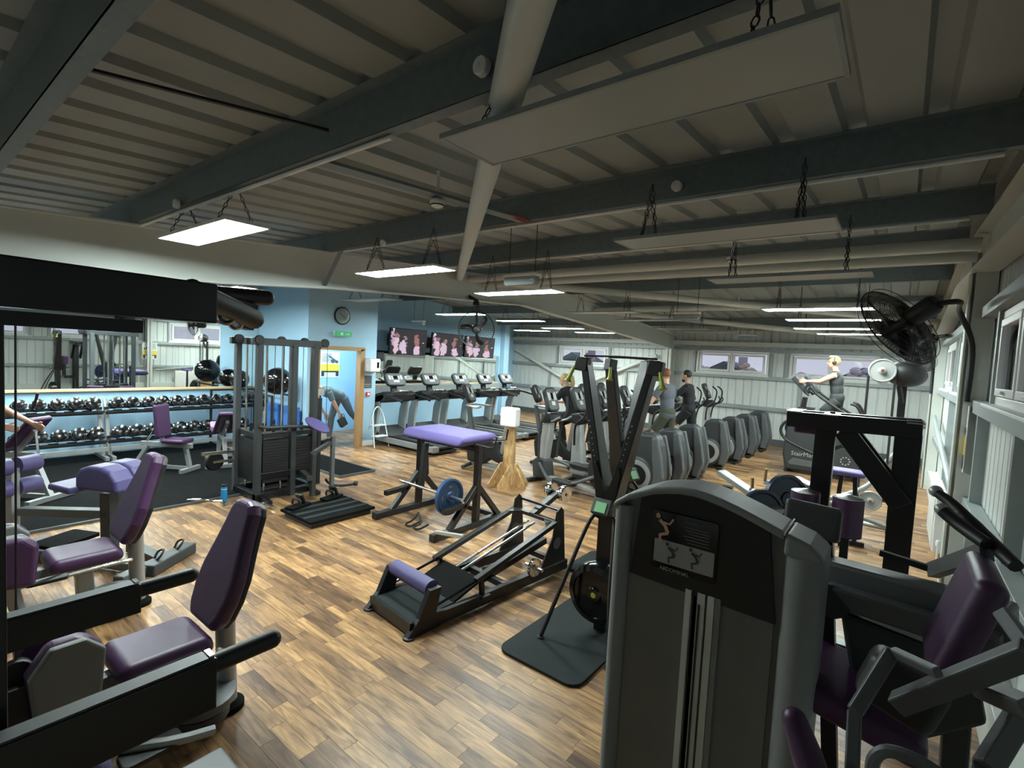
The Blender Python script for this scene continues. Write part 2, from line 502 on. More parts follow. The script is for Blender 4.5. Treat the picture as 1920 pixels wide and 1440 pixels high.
def vent_window(parent_unused, name, c, w, h, rz, lights=2, m='white_paint'):
    """upvc window, local: x along width, y depth (into wall), z up, centred; faces -y"""
    g = group_struct(name, c); g.rotation_euler = (0, 0, rz)
    f = MB(); t = 0.06
    f.box((0, 0.02, h / 2 - t / 2), (w, 0.07, t)); f.box((0, 0.02, -h / 2 + t / 2), (w, 0.07, t))
    for sx_ in (-1, 1): f.box((sx_ * (w / 2 - t / 2), 0.02, 0), (t, 0.07, h - 2 * t))
    lw = (w - 2 * t) / lights
    for i in range(1, lights): f.box((-w / 2 + t + lw * i, 0.02, 0), (0.05, 0.07, h - 2 * t))
    f.build('window_frame', m, g, bevel=0.004)
    for i in range(lights):
        cx = -w / 2 + t + lw * (i + .5); sw = lw - 0.07; sh = h - 2 * t - 0.02; q = 0.055
        sF = MB()
        sF.box((cx, 0.0, sh / 2 - q / 2), (sw, 0.06, q)); sF.box((cx, 0.0, -sh / 2 + q / 2), (sw, 0.06, q))
        for sx_ in (-1, 1): sF.box((cx + sx_ * (sw / 2 - q / 2), 0.0, 0), (q, 0.06, sh - 2 * q))
        sash = sF.build('sash', m, g, bevel=0.004)
        p = MB(); p.box((cx, 0.0, 0), (sw - 2 * q, 0.008, sh - 2 * q)); p.build('pane', 'glass', sash)
        hd = MB(); hd.box((cx, -0.036, -sh / 2 + q / 2), (0.03, 0.012, 0.022)); hd.bar((cx - 0.01, -0.05, -sh / 2 + q / 2), (cx + 0.10, -0.05, -sh / 2 + q / 2 + .004), 0.014, 0.016)
        hd.build('window_handle', m, sash, bevel=0.002)
    s_ = MB(); s_.box((0, -0.03, -h / 2 - 0.012), (w + 0.06, 0.12, 0.024)); s_.build('window_sill', m, g, bevel=0.003)
    return g

# ---- far wall (wall_back): three tiers of sheets, rails, studs
wb = group_struct('wall_back')
FWIN = [(-9.47, -7.58), (-4.74, -2.83), (-2.34, -0.45)]
x = -11.6
while x < XR + 0.2:
    put_sheet(wb, 'cladding_panel', x, YF, 0.0, 1.0, 1.80, 0)
    put_sheet(wb, 'cladding_panel', x, YF, 2.46, 1.0, 0.9, 0)
    x += 1.0
segs = [(-11.6, FWIN[0][0]), (FWIN[0][1], FWIN[1][0]), (FWIN[1][1], FWIN[2][0]), (FWIN[2][1], XR)]
for a, c in segs:
    x = a
    while x < c - 0.01:
        w_ = min(1.0, c - x); w_ = max(0.2, round(w_ / 0.2) * 0.2) if c - x > .2 else c - x
        put_sheet(wb, 'cladding_panel', x, YF, 1.80, w_, 0.66, 0); x += w_
for z, h, m_ in ((0.95, 0.10, 'rail_grey'), (1.77, 0.10, 'rail_grey'), (2.50, 0.09, 'rail_grey')):
    b = MB(); b.box((-5.5, YF - 0.05, z), (12.2, 0.09, h)); b.build('sheeting_rail', m_, wb, bevel=0.004)
b = MB(); b.box((-5.5, YF - 0.08, 2.66), (12.2, 0.15, 0.12)); b.build('eaves_beam', 'cream_steel', wb, bevel=0.004)
for x in (-9.53, -7.52, -4.80, -2.77, -2.40, -0.40):
    b = MB(); b.box((x, YF - 0.03, 2.12), (0.07, 0.06, 0.62)); b.build('stud', 'rail_grey', wb)
for x, z0, z1 in ((-6.9, 0.0, 1.7), (-9.8, .0, 1.7), (-2.05, 0.0, 1.7), (-8.2, 1.0, 1.7)):
    b = MB(); b.box((x, YF - 0.04, (z0 + z1) / 2), (0.07, 0.08, z1 - z0)); b.build('stud', 'rail_grey', wb)
b = MB(); b.box((-5.5, YF - 0.03, 0.08), (12.2, 0.08, 0.16)); tag(b.build('baseboard_back', 'mid_grey'), kind='structure')
for i, (a, c) in enumerate(FWIN):
    vent_window(None, 'window_%d' % (i + 1), ((a + c) / 2, YF - 0.02, 2.135), c - a, 0.63, 0)

# ---- right wall : faces -x
wr = group_struct('wall_right')
RW = PI * 1.5   # sheet turned so that it faces -x : local -y -> world -x
RWIN = [(-1.6, 0.3), (1.2, 3.1), (3.55, 5.45), (6.9, 8.8), (9.3, 11.2)]   # window Y spans
y = YF
while y > YN:
    put_sheet(wr, 'cladding_panel', XR, y, 0.0, 1.0, 1.80, RW)
    put_sheet(wr, 'cladding_panel', XR, y, 2.62, 1.0, 0.96, RW)
    y -= 1.0
edges = [YN] + [e for w_ in RWIN for e in w_] + [YF]
for i in range(0, len(edges), 2):
    a, c = edges[i], edges[i + 1]; y = c
    while y > a + 0.01:
        w_ = 1.0 if y - a >= 1 else max(0.2, round((y - a) / 0.2) * 0.2)
        put_sheet(wr, 'cladding_panel', XR, y, 1.80, w_, 0.82, RW); y -= w_
for z, h in ((0.93, 0.09), (1.80, 0.11), (2.64, 0.10)):
    b = MB(); b.box((XR - 0.055, (YF + YN) / 2, z), (0.10, YF - YN, h)); b.build('sheeting_rail', 'rail_grey', wr, bevel=0.004)
for w_ in RWIN:
    for e in w_:
        b = MB(); b.box((XR - 0.03, e, 2.2), (0.06, 0.07, 0.8)); b.build('stud', 'rail_grey', wr)
for y in (5.9, 8.0, 9.2, 4.1, 2.2, 0.6):
    b = MB(); b.box((XR - 0.04, y, 0.9), (0.08, 0.07, 1.7)); b.build('stud', 'rail_grey', wr)
b = MB(); b.box((XR - 0.06, (YF + YN) / 2, 0.17), (0.12, YF - YN, 0.34)); tag(b.build('baseboard_right', 'cream_steel', None, bevel=0.005), kind='structure')
for i, (a, c) in enumerate(RWIN):
    vent_window(None, 'window_%d' % (i + 4), (XR - 0.02, (a + c) / 2, 2.22), c - a, 0.72, -PI / 2)

# ---- left side walls
def wallbox(name, x0, x1, y0, y1, z0, z1, m='blue_wall', parent=None):
    b = MB(); b.box(((x0 + x1) / 2, (y0 + y1) / 2, (z0 + z1) / 2), (x1 - x0, y1 - y0, z1 - z0))
    o = b.build(name, m, parent); return tag(o, kind='structure')
ZT = 3.75
wallbox('wall_left', XL - 0.15, XL, YN, 12.9, 0, ZT)
DX = -8.7
wallbox('wall_left_return', XL, DX - 0.12, 4.98, 5.10, 0, ZT)
dw = group_struct('wall_door')
for a in ((DX - .12, DX, 4.98, 5.22, 0, ZT), (DX - .12, DX, 6.13, 6.52, 0, ZT), (DX - .12, DX, 5.22, 6.13, 1.97, ZT)):
    wallbox('wall_section', *a, parent=dw)
for i in range(5):
    q0, q1 = i / 5, (i + 1) / 5; A = Vector((DX - .12, 6.47)); B_ = Vector((XL, 7.56)); p_, r_ = A.lerp(B_, q0), A.lerp(B_, q1)
    wq = MB(); wq.prism([(p_.x, p_.y - .05), (p_.x, p_.y + .05), (r_.x, r_.y + .05), (r_.x, r_.y - .05)], (0, 0, ZT / 2), (1, 0, 0), (0, 1, 0), ZT); tag(wq.build('wall_left_recess', 'blue_wall'), kind='structure')
wallbox('wall_left_pier', XL - 1.0, XL + 0.18, 12.9, 13.15, 0, ZT)
wallbox('wall_left_far', -11.62, -11.47, 13.0, YF, 0, ZT)
wallbox('wall_front', -11.0, XR + .2, YN - .15, YN, 0, ZT, 'cladding')
b = MB(); b.box((DX + 0.008, 6.33, 0.05), (0.016, 0.36, 0.1)); b.box((DX + 0.008, 5.09, 0.05), (0.016, 0.22, 0.1)); tag(b.build('baseboard_left', 'white_paint', None, bevel=.003), kind='structure')
# door opening frame
d = group_struct('door_1', (DX, 5.675, 0))
for yy in (-0.475, 0.475):
    b = MB(); b.box((-0.05, yy, 1.0), (0.16, 0.06, 2.0)); b.box((0.015, yy * 1.09, 1.0), (0.02, 0.07, 2.0)); b.build('door_jamb', 'oak', d, bevel=0.003)
b = MB(); b.box((-0.05, 0, 1.98), (0.16, 1.0, 0.05)); b.box((0.015, 0, 2.0), (0.02, 1.1, 0.07)); b.build('door_head', 'oak', d, bevel=0.003)
# raking brown dado rail beyond the door
b = MB(); b.bar((XL + 0.03, 5.75, 1.0), (XL + 0.03, 6.38, 0.66), 0.04, 0.12); tag(b.build('trim_1', 'brown', None, bevel=0.004), kind='structure')
# mirrors
def mirror(name, y0, y1, z0, z1, label, n):
    t = thing(name, label, 'mirror', (XL, (y0 + y1) / 2, z0))
    w_ = (y1 - y0) / n
    for i in range(n):
        b = MB((XL, (y0 + y1) / 2, z0)); b.box((XL + 0.008, y0 + w_ * (i + .5), (z0 + z1) / 2), (0.008, w_ - 0.002, z1 - z0)); b.build('mirror_pane', 'mirror', t)
    b = MB((XL, (y0 + y1) / 2, z0)); b.box((XL + 0.03, (y0 + y1) / 2, z0 - 0.02), (0.06, y1 - y0, 0.04)); b.build('mirror_ledge', 'pine', t, bevel=.003)
mirror('wall_mirror', -2.5, 4.95, 1.12, 2.36, 'long wall mirror with pine ledge above the dumbbell racks', 5)
mirror('wall_mirror', 7.68, 12.85, 1.12, 1.98, 'wall mirror on the blue wall behind the treadmills, under the screens', 4)
b = MB(); b.box((XL + 0.07, 10.25, 0.98), (0.14, 5.2, 0.22)); tag(b.build('trim_2', 'rail_grey', None, bevel=.01), kind='structure')

# ---- rafters (portal frames) + columns
def rafter(name, X, w_, pts_bot, y0, y1, m='cream_steel', fl=0.16):
    g = group_struct(name)
    ys = sorted(set([y0, 7.5, y1] + [p[0] for p in pts_bot]))
    def zb(y):
        for (a, za), (c, zc) in zip(pts_bot, pts_bot[1:]):
            if a <= y <= c: return za + (zc - za) * (y - a) / (c - a)
        return pts_bot[-1][1]
    top = [(y, zr(y)) for y in ys]; bot = [(y, zb(y)) for y in ys]
    b = MB(); b.prism(bot + top[::-1], (X, 0, 0), (0, 1, 0), (0, 0, 1), w_); b.build('rafter_web', m, g)
    for nm, P, dz in (('rafter_top_flange', top, -0.008), ('rafter_bottom_flange', bot, 0.008)):
        b = MB()
        for (a, za), (c, zc) in zip(P, P[1:]): b.bar((X, a, za + dz), (X, c, zc + dz), fl, 0.016)
        b.build(nm, m, g)
    return g
RXX = -5.43
rf = rafter('roof_rafter', RXX, 0.03, [(YN, 2.40), (2.14, 2.60), (3.38, 2.715), (4.7, 2.80), (7.17, 2.93), (YF - 0.1, 2.45)], YN, YF - 0.1)
rafter('roof_rafter', 0.50, 0.03, [(YN, 2.50), (7.5, 3.08), (YF - .1, 2.5)], YN, YF - .1, fl=0.2)
def column(name, x, y, w_, d_, h, along_x=True, m='cream_steel'):
    g = group_struct(name, (x, y, 0)); b = MB()
    if along_x:    # web runs along x, flanges are planes normal to x
        b.box((0, 0, h / 2), (d_, 0.02, h)); b.build('column_web', m, g)
        for s_ in (-1, 1):
            b = MB(); b.box((s_ * (d_ / 2 - .008), 0, h / 2), (0.016, w_, h)); b.build('column_flange', m, g)
    else:
        b.box((0, 0, h / 2), (0.02, d_, h)); b.build('column_web', m, g)
        for s_ in (-1, 1):
            b = MB(); b.box((0, s_ * (d_ / 2 - .008), h / 2), (w_, 0.016, h)); b.build('column_flange', m, g)
    return g
column('steel_column', RXX, YF - 0.28, 0.17, 0.36, 2.46, False)
column('steel_column', 0.51, 6.25, 0.16, 0.18, 3.2, True)
column('steel_column', 0.51, 11.9, 0.16, 0.18, 2.98, True)
column('steel_column', 0.51, 0.55, 0.16, 0.18, 2.9, True)
b = MB(); b.box((0.53, 6.13, 1.5), (0.15, 0.008, 3.0)); b.box((0.53, 11.78, 1.45), (0.15, 0.008, 2.9)); tag(b.build('column_cover', 'cream_steel'), kind='structure')

# ---- ceiling: roof sheets, purlins, braces
ce = group_struct('ceiling')
def roofsheet():
    m = MB(); pitch = 0.3333; L = 1.0
    pts = []
    for k in range(3):
        x0 = k * pitch
        pts += [(x0, 0), (x0 + 0.215, 0), (x0 + 0.235, 0.038), (x0 + 0.313, 0.038)]
    pts.append((1.0, 0)); n = len(pts)
    vs = [(a, y_, z_) for y_ in (0, L) for a, z_ in pts]
    fs = [(i, n + i, n + i + 1, i + 1) for i in range(n - 1)]
    vs += [(a, y_, z_ + .006) for y_ in (0, L) for a, z_ in pts]
    fs += [(2 * n + i, 2 * n + i + 1, 3 * n + i + 1, 3 * n + i) for i in range(n - 1)]
    fs += [(i, i + 1, 2 * n + i + 1, 2 * n + i) for i in range(n - 1)]
    m.add(vs, fs); return m
rs = roofsheet().build('roof_sheet', 'roof_sheet', ce); rme = rs.data; bpy.data.objects.remove(rs)
for (ya, yb) in ((YN - .2, 7.5), (7.5, YF + .2)):
    za, zb_ = zr(ya) + 0.2, zr(yb) + 0.2
    L = math.hypot(yb - ya, zb_ - za)
    for i in range(13):
        o = bpy.data.objects.new('roof_sheet', rme); COL.objects.link(o); o.parent = ce
        o.location = (-11.9 + i, ya, za); o.rotation_euler = (math.atan2(zb_ - za, yb - ya), 0, 0); o.scale = (1, L, 1)
def purlin(y, x0=-11.4, x1=0.42, m='galv', h=0.2):
    z = zr(y); g = MB(); t = 0.006
    for (a, c) in ((x0, RXX - 0.001), (RXX + 0.001, x1)):
        cx = (a + c) / 2; L = c - a
        g.box((cx, y, z + h / 2), (L, t, h)); g.box((cx, y + 0.03, z + t / 2), (L, 0.065, t)); g.box((cx, y - 0.03, z + h - t / 2), (L, 0.065, t))
        g.box((cx, y + 0.062, z + 0.012), (L, t, 0.024))
    return g.build('purlin', m, ce)
PUR = [-1.6, 0.42, 1.42, 3.27, 4.95, 6.75, 8.6, 10.6, 12.7]
for y in PUR: purlin(y)
b = MB(); b.box((-5.5, 7.5, zr(7.5) + 0.16), (11.8, 0.30, 0.06)); b.build('ridge_flashing', 'roof_sheet', ce)
for p, q in (((0.40, -0.16), (-5.36, 5.48)), ((-5.36, 5.95), (0.42, 11.4)), ((-5.36, 9.9), (0.42, 14.3)), ((-5.5, 5.8), (-10.5, 1.0))):
    b = MB(); b.cyl((p[0], p[1], zr(p[1]) - 0.10), (q[0], q[1], zr(q[1]) - 0.10), 0.057, n=16); b.build('brace_tube', 'cream_steel', ce)
for y in (5.75, 9.75):
    b = MB(); b.cyl((-5.4, y, zr(y) - 0.1), (0.44, y, zr(y) - 0.1), 0.055, n=16); b.build('strut_tube', 'cream_steel', ce)
b = MB(); b.cyl((-5.36, 6.0, zr(6) - .17), (0.44, 6.05, zr(6) - 0.17), 0.05, n=16); b.build('strut_tube', 'cream_steel', ce)
# sag rod / tray / fly brace
b = MB(); b.bar((-2.69, 0.47, 3.10), (-2.31, 1.40, 3.10), .02, .012); b.build('sag_rod', 'black_satin', ce)
b = MB(); b.bar((-2.64, 1.50, 3.06), (-2.47, 3.22, 3.12), 0.10, 0.018); b.build('cable_tray', 'galv', ce)
b = MB()
for i in range(4): b.tube([(-2.62 + i * .02, 2.4, 3.105), (-2.5 + .02 * i, 3.0, 3.115), (-2.44 + .02 * i, 3.2, 3.10)], 0.005, n=5)
b.build('cable_run', 'cable_red', ce)
b = MB(); b.bar((RXX + 0.03, 3.28, 2.74), (RXX + 0.35, 3.28, 3.12), 0.05, 0.006); b.build('fly_brace', 'galv', ce)
# conduit under two purlins
for y in (1.42, 3.27, 4.95):
    b = MB(); b.cyl((-5.3, y + 0.045, zr(y) - 0.014), (-1.9 if y < 2 else 0.3, y + 0.045, zr(y) - 0.014), 0.012, n=8)
    b.build('cable_conduit', 'white_plastic', ce)
# wind braces on the far wall
for (x0, z0, x1, z1) in ((-11.3, 2.25, -8.3, 0.95), (-5.9, 2.25, -8.9, 0.95)):
    b = MB(); b.cyl((x0, YF - .14, z0), (x1, YF - .14, z1), 0.05, n=14); b.build('brace_tube', 'cream_steel', wb)
b = MB(); b.cyl((0.5, 11.6, 1.35), (0.5, 6.45, 0.80), 0.03, n=12); b.build('brace_tube', 'rail_grey', wr)
# ================================================================== LIGHTS, FANS, SENSORS
def chain(b, p, q, r=0.0025, link=0.035):
    p = Vector(p); q = Vector(q); L = (q - p).length; n = max(2, int(L / link)); d = (q - p) / n
    u, v = frame_for(d)
    for i in range(n):
        c = p + d * (i + .5); s_ = u if i % 2 else v
        pts = [c + d * .55 * math.cos(a) + s_ * 0.009 * math.sin(a) for a in [2 * PI * k / 8 for k in range(8)]]
        b.tube(pts, r, n=4, closed=True)
def make_panel(lit):
    t = thing('led_panel_light', 'x', 'ceiling light')
    w_, d_ = 1.195, 0.295
    b = MB(); f = 0.012
    for s_ in (-1, 1):
        b.box((0, s_ * (d_ / 2 - f / 2), 0.005), (w_, f, 0.012)); b.box((s_ * (w_ / 2 - f / 2), 0, 0.005), (f, d_ - 2 * f, 0.012))
    b.box((0, 0, 0.014), (w_, d_, 0.006)); b.build('panel_frame', 'white_paint' if lit else 'rail_grey', t)
    b = MB(); b.box((0, 0, 0.005), (w_ - 2 * f, d_ - 2 * f, 0.008)); b.build('diffuser', 'panel_lit' if lit else 'diffuser_off', t)
    return t
PL = [(-3.99, 1.51, 1, 'largest-looking lit ceiling panel light, in front of the white beam at left', ),
      (-3.93, 3.22, 1, 'lit ceiling panel light, middle of the three bright ones along the white beam'),
      (-3.76, 4.85, 1, 'lit ceiling panel light, farthest of three on the near side of the white beam'),
      (-0.76, 1.40, 0, 'large unlit ceiling panel light hanging right overhead'),
      (-0.91, 3.05, 0, 'unlit ceiling panel light behind the large overhead one'),
      (-0.83, 4.70, 0, 'unlit ceiling panel light hung on thin chains, third from the camera on the right'),
      (-3.90, 7.32, 0, 'unlit panel light beyond the roof ridge, nearest of the middle row'),
      (-3.72, 8.76, 0, 'unlit panel light in the middle row, second beyond the ridge'),
      (-3.88, 10.95, 0, 'unlit panel light in the middle row, third beyond the ridge'),
      (-3.57, 11.9, 0, 'unlit panel light in the middle row, farthest from the camera'),
      (-6.79, 4.95, 0, 'unlit panel light in front of the blue door wall'),
      (-7.10, 7.33, 1, 'lit panel light behind the hanging fan, nearer the screens'),
      (-6.76, 8.87, 1, 'lit panel light to the right of the hanging fan'),
      (-7.12, 11.18, 1, 'lit panel light over the treadmills, third in the left row'),
      (-7.08, 12.86, 1, 'lit panel light over the treadmills, farthest in the left row'),
      (-8.92, 12.3, 1, 'lit panel light by the blue pier in the far left corner'),
      (-0.90, 7.20, 1, 'lit panel light behind the wall fan, nearest of the right row'),
      (-0.88, 8.73, 1, 'lit panel light second in the right row'),
      (-1.05, 10.55, 1, 'lit panel light third in the right row'),
      (-0.85, 12.0, 1, 'lit panel light farthest in the right row by the end wall'),
      (-8.0, 1.5, 1, 'lit panel light over the free weight mat, nearest'),
      (-8.0, 3.3, 1, 'lit panel light over the dumbbell racks'),
      (-9.4, 2.45, 1, 'unseen panel light added to brighten the mirror wall, farther'), (-9.4, 0.5, 1, 'unseen panel light added to brighten the mirror wall, nearer'),  # two unseen panels, added to brighten the blue wall behind the dumbbells
      (-9.75, 5.8, 1, 'lit panel light in the corridor beyond the doorway')]
PLIT = make_panel(True); POFF = make_panel(False); used = set()
for (x, y, lit, lab) in PL:
    base = PLIT if lit else POFF
    if lit in used: t = dup(base, (x, y, 2.80), 0, lab)
    else: t = base; t.location = (x, y, 2.80); t['label'] = lab; used.add(lit)
    t['group'] = 'LED panel lights hung under the roof'
    t.location = (x, y, 2.80)
    b = MB((x, y, 2.80)); yp = min(PUR, key=lambda q: abs(q - y)); big = y < 5.2 and x > -5
    for sx_ in (-1, 1):
        zt = zr(y) + (0.15 if abs(yp - y) > 0.3 else 0.0); zt = zr(y) + .05
        top = Vector((x + sx_ * 0.42, y, zt))
        for sy_ in (-1, 1):
            q = (x + sx_ * 0.42, y + sy_ * 0.12, 2.817)
            b = MB((x, y, 2.80))
            if big: chain(b, top, q)
            else: b.tube([top, q], 0.003, n=4)
            o = b.build('hanging_chain', 'dark_grey', t)
            if big: o['kind'] = 'stuff'
# emergency lights : clear plastic bulkheads on drop rods
def emergency(x, y, z, lab):
    t = thing('emergency_light', lab, 'emergency light', (x, y, z), 0, 'bulkhead emergency lights')
    b = MB(); b.box((0, 0, 0.05), (0.40, 0.09, 0.03)); b.build('light_body', 'white_plastic', t, bevel=.006)
    b = MB(); b.prism(rrect(0.38, 0.09, 0.035, 4), (0, 0, 0), (1, 0, 0), (0, 0, 1), 0.08); b.build('diffuser', 'rail_grey', t)
    b = MB(); b.box((0, 0, 0.01), (0.30, 0.02, 0.02)); b.build('light_strip', 'white_plastic', t)
    b = MB(); b.ball((0.15, -0.03, 0.0), 0.012, 8, 6); b.build('indicator', 'led', t)
    h = zr(y) + .19 - z
    for s_ in (-1, 1):
        b = MB(); b.tube([(s_ * 0.16, 0, 0.06), (s_ * 0.16, 0, h)], 0.004, n=5); b.build('drop_rod', 'dark_grey', t)
emergency(-3.02, 3.95, 2.78, 'emergency light bulkhead hanging beside the third lit panel')
emergency(-2.7, 7.8, 2.78, 'emergency light bulkhead hanging right of the roof beam')
emergency(-2.95, 12.7, 2.74, 'small emergency light bulkhead near the far wall windows')
emergency(-9.0, 7.9, 2.66, 'emergency light bulkhead hanging in front of the first screen')
def disc_sensor(name, x, y, lab, r=0.055, z=None, m='white_plastic'):
    t = thing(name, lab, 'smoke detector', (x, y, z or zr(y)))
    b = MB(); b.lathe((0, 0, 0), (0, 0, -1), [(r * .8, -0.01), (r, 0.0), (r, 0.02), (r * .8, 0.035), (r * .4, 0.045)], 20); b.build('detector_body', m, t)
    b = MB(); b.lathe((0, 0, -0.024), (0, 0, -1), [(r * .95, 0), (r * .9, 0.008)], 20); b.build('detector_vent', 'black_satin', t)
    b = MB(); b.cyl((0, 0, 0), (0, 0, 0.2), 0.012, n=8); b.build('detector_stem', 'white_plastic', t)
p = atZ(820, 380, 3.05); disc_sensor('smoke_detector', p.x, p.y, 'white smoke detector on the roof left of the diagonal tube', 0.05, 3.06)
p = atZ(1384, 577, 3.1); disc_sensor('smoke_detector', p.x, p.y, 'white smoke detector far down the roof on the right', 0.06, 3.1)
p = atZ(1372, 493, 3.05); disc_sensor('smoke_detector', p.x, p.y, 'smoke detector under the pale roof struts', 0.05, 3.1)
# round junction boxes on the purlins
for (px, py, y) in ((908, 128, 1.42), (335, 383, 1.42), (1270, 350, 3.27), (720, 456, 3.27)):
    p = atY(px, py, y - 0.02)
    b = MB(p); b.lathe(p, (0, -1, 0), [(0.034, 0), (0.034, 0.025), (0.03, 0.03)], 18); b.ball(p + Vector((0, -.032, 0)), 0.006, 6, 4)
    o = b.build('junction_box', 'white_plastic'); o.location = p
    tag(o, {908: 'round white junction box beside the big diagonal tube', 335: 'round white junction box above the brightest panel light', 1270: 'round white junction box on the second roof beam at right', 720: 'round white junction box on the roof beam above the second lit panel'}[px], 'junction box', 'round cable boxes on the roof beams')
# ---- fans
def fan(loc, rot, lab, r, mount, group='industrial fans', ns=90, wr_=.0024):
    t = thing('industrial_fan', lab, 'fan', loc, 0, group)
    R = Euler(rot).to_matrix() if not isinstance(rot, Matrix) else rot      # local +z = blowing direction
    def T(v): return R @ Vector(v)
    b = MB()
    for rr_, z in ((r, 0.0), (r * .97, 0.05), (r * .97, -0.05)):
        b.tube([T((rr_ * math.cos(a), rr_ * math.sin(a), z)) for a in [2 * PI * k / 40 for k in range(40)]], 0.006 if z == 0 else 0.003, n=5, closed=True)
    b.build('guard_ring', 'fan_mesh', t)
    b = MB()
    for side in (1, -1):
        for k in range(ns):
            a = 2 * PI * k / ns
            P = [T((q * r * math.cos(a), q * r * math.sin(a), side * (0.11 * (1 - q ** 2.5) + 0.0))) for q in (0.16, 0.5, 0.8, 1.0)]
            b.tube(P, wr_, n=3, cap=False)
        for q in (0.2, 0.3, 0.4, 0.5, 0.6, 0.7, 0.8, 0.9):
            b.tube([T((q * r * math.cos(a), q * r * math.sin(a), side * 0.11 * (1 - q ** 2.5))) for a in [2 * PI * k / 32 for k in range(32)]], 0.0016, n=3, closed=True)
    tag(b.build('wire_guard', 'fan_mesh', t), kind='stuff')
    for k in range(3):
        b = MB(); a0 = 2 * PI * k / 3 + 0.5; g = []
        for q, hw in ((0.13, 0.05), (0.35, 0.20), (0.6, 0.30), (0.85, 0.30), (0.9, 0.06)):
            for s_ in (-1, 1):
                a = a0 + s_ * hw / max(q, .3) * 0.45 + q * 0.5
                g.append(T((q * r * math.cos(a), q * r * math.sin(a), s_ * 0.035 * (1.1 - q) + 0.0)))
        fs = [(2 * i, 2 * i + 1, 2 * i + 3, 2 * i + 2) for i in range(4)]
        o = b.add(g, fs, True).build('blade', 'fan_mesh', t); o.modifiers.new('s', 'SOLIDIFY').thickness = 0.004
    b = MB(); b.lathe((0, 0, 0), T((0, 0, 1)), [(0.03, 0.12), (r * .17, 0.115), (r * .17, 0.10), (r * .12, 0.06), (r * .12, -0.1), (0.075, -0.12), (0.08, -0.30), (0.06, -0.33)], 20)
    b.build('motor', 'black_satin', t)
    b = MB(); mount(b, T); b.build('mount_arm', 'black_satin', t)
    return t
# hanging fan
hp = atX(893, 618, -5.15)
look = (Vector((0, 0, 2.0)) - hp).normalized(); look = Vector((0.65, -0.74, -0.10)).normalized()
u, v = frame_for(look); RH = rotcols(u, v, look)
fan(hp, RH, 'black caged fan hanging from the white beam in front of the screens', 0.275, lambda b, T: (b.cyl(T((0, 0, -.2)), Vector((-0.10, 0.10, 0.40)), 0.018), b.lathe((-0.12, 0.10, 0.38), (0, 0, 1), [(.05, 0), (.05, .05), (.03, .08)], 14), b.bar((-0.10, 0.10, 0.45), (-.28, .1, .53), .04)), ns=44, wr_=.0016)
wp = atY(1684, 612, 5.35)
d = Vector((-0.70, 0.45, -0.55)).normalized(); u, v = frame_for(d)
wl = Vector((0.475, 6.105, 0)) - wp
fan(wp, rotcols(u, v, d), 'large black caged wall fan on a bent arm, nearest on the right wall', 0.37, lambda b, T: b.tube([T((0, 0, -.3)), T((0, 0, -.38)) + Vector((.1, .1, -.02)), Vector((wl.x - .12, wl.y - .12, T((0, 0, -.4)).z - .03)), Vector((wl.x, wl.y, -0.12)), Vector((wl.x, wl.y, -0.62))], 0.022, n=10, spline=6))
wp = atY(1712, 655, 9.6); wl = Vector((0.44, 11.80, 0)) - wp
fan(wp, rotcols(u, v, d), 'second black caged wall fan, partly behind the nearest one', 0.38, lambda b, T: b.tube([T((0, 0, -.3)), T((0, 0, -.38)) + Vector((.1, .1, 0)), Vector((wl.x - .1, wl.y - .3, T((0, 0, -.4)).z + .02)), Vector((wl.x - .02, wl.y, -0.2)), Vector((wl.x - .01, wl.y, -0.7))], 0.022, n=10, spline=6))
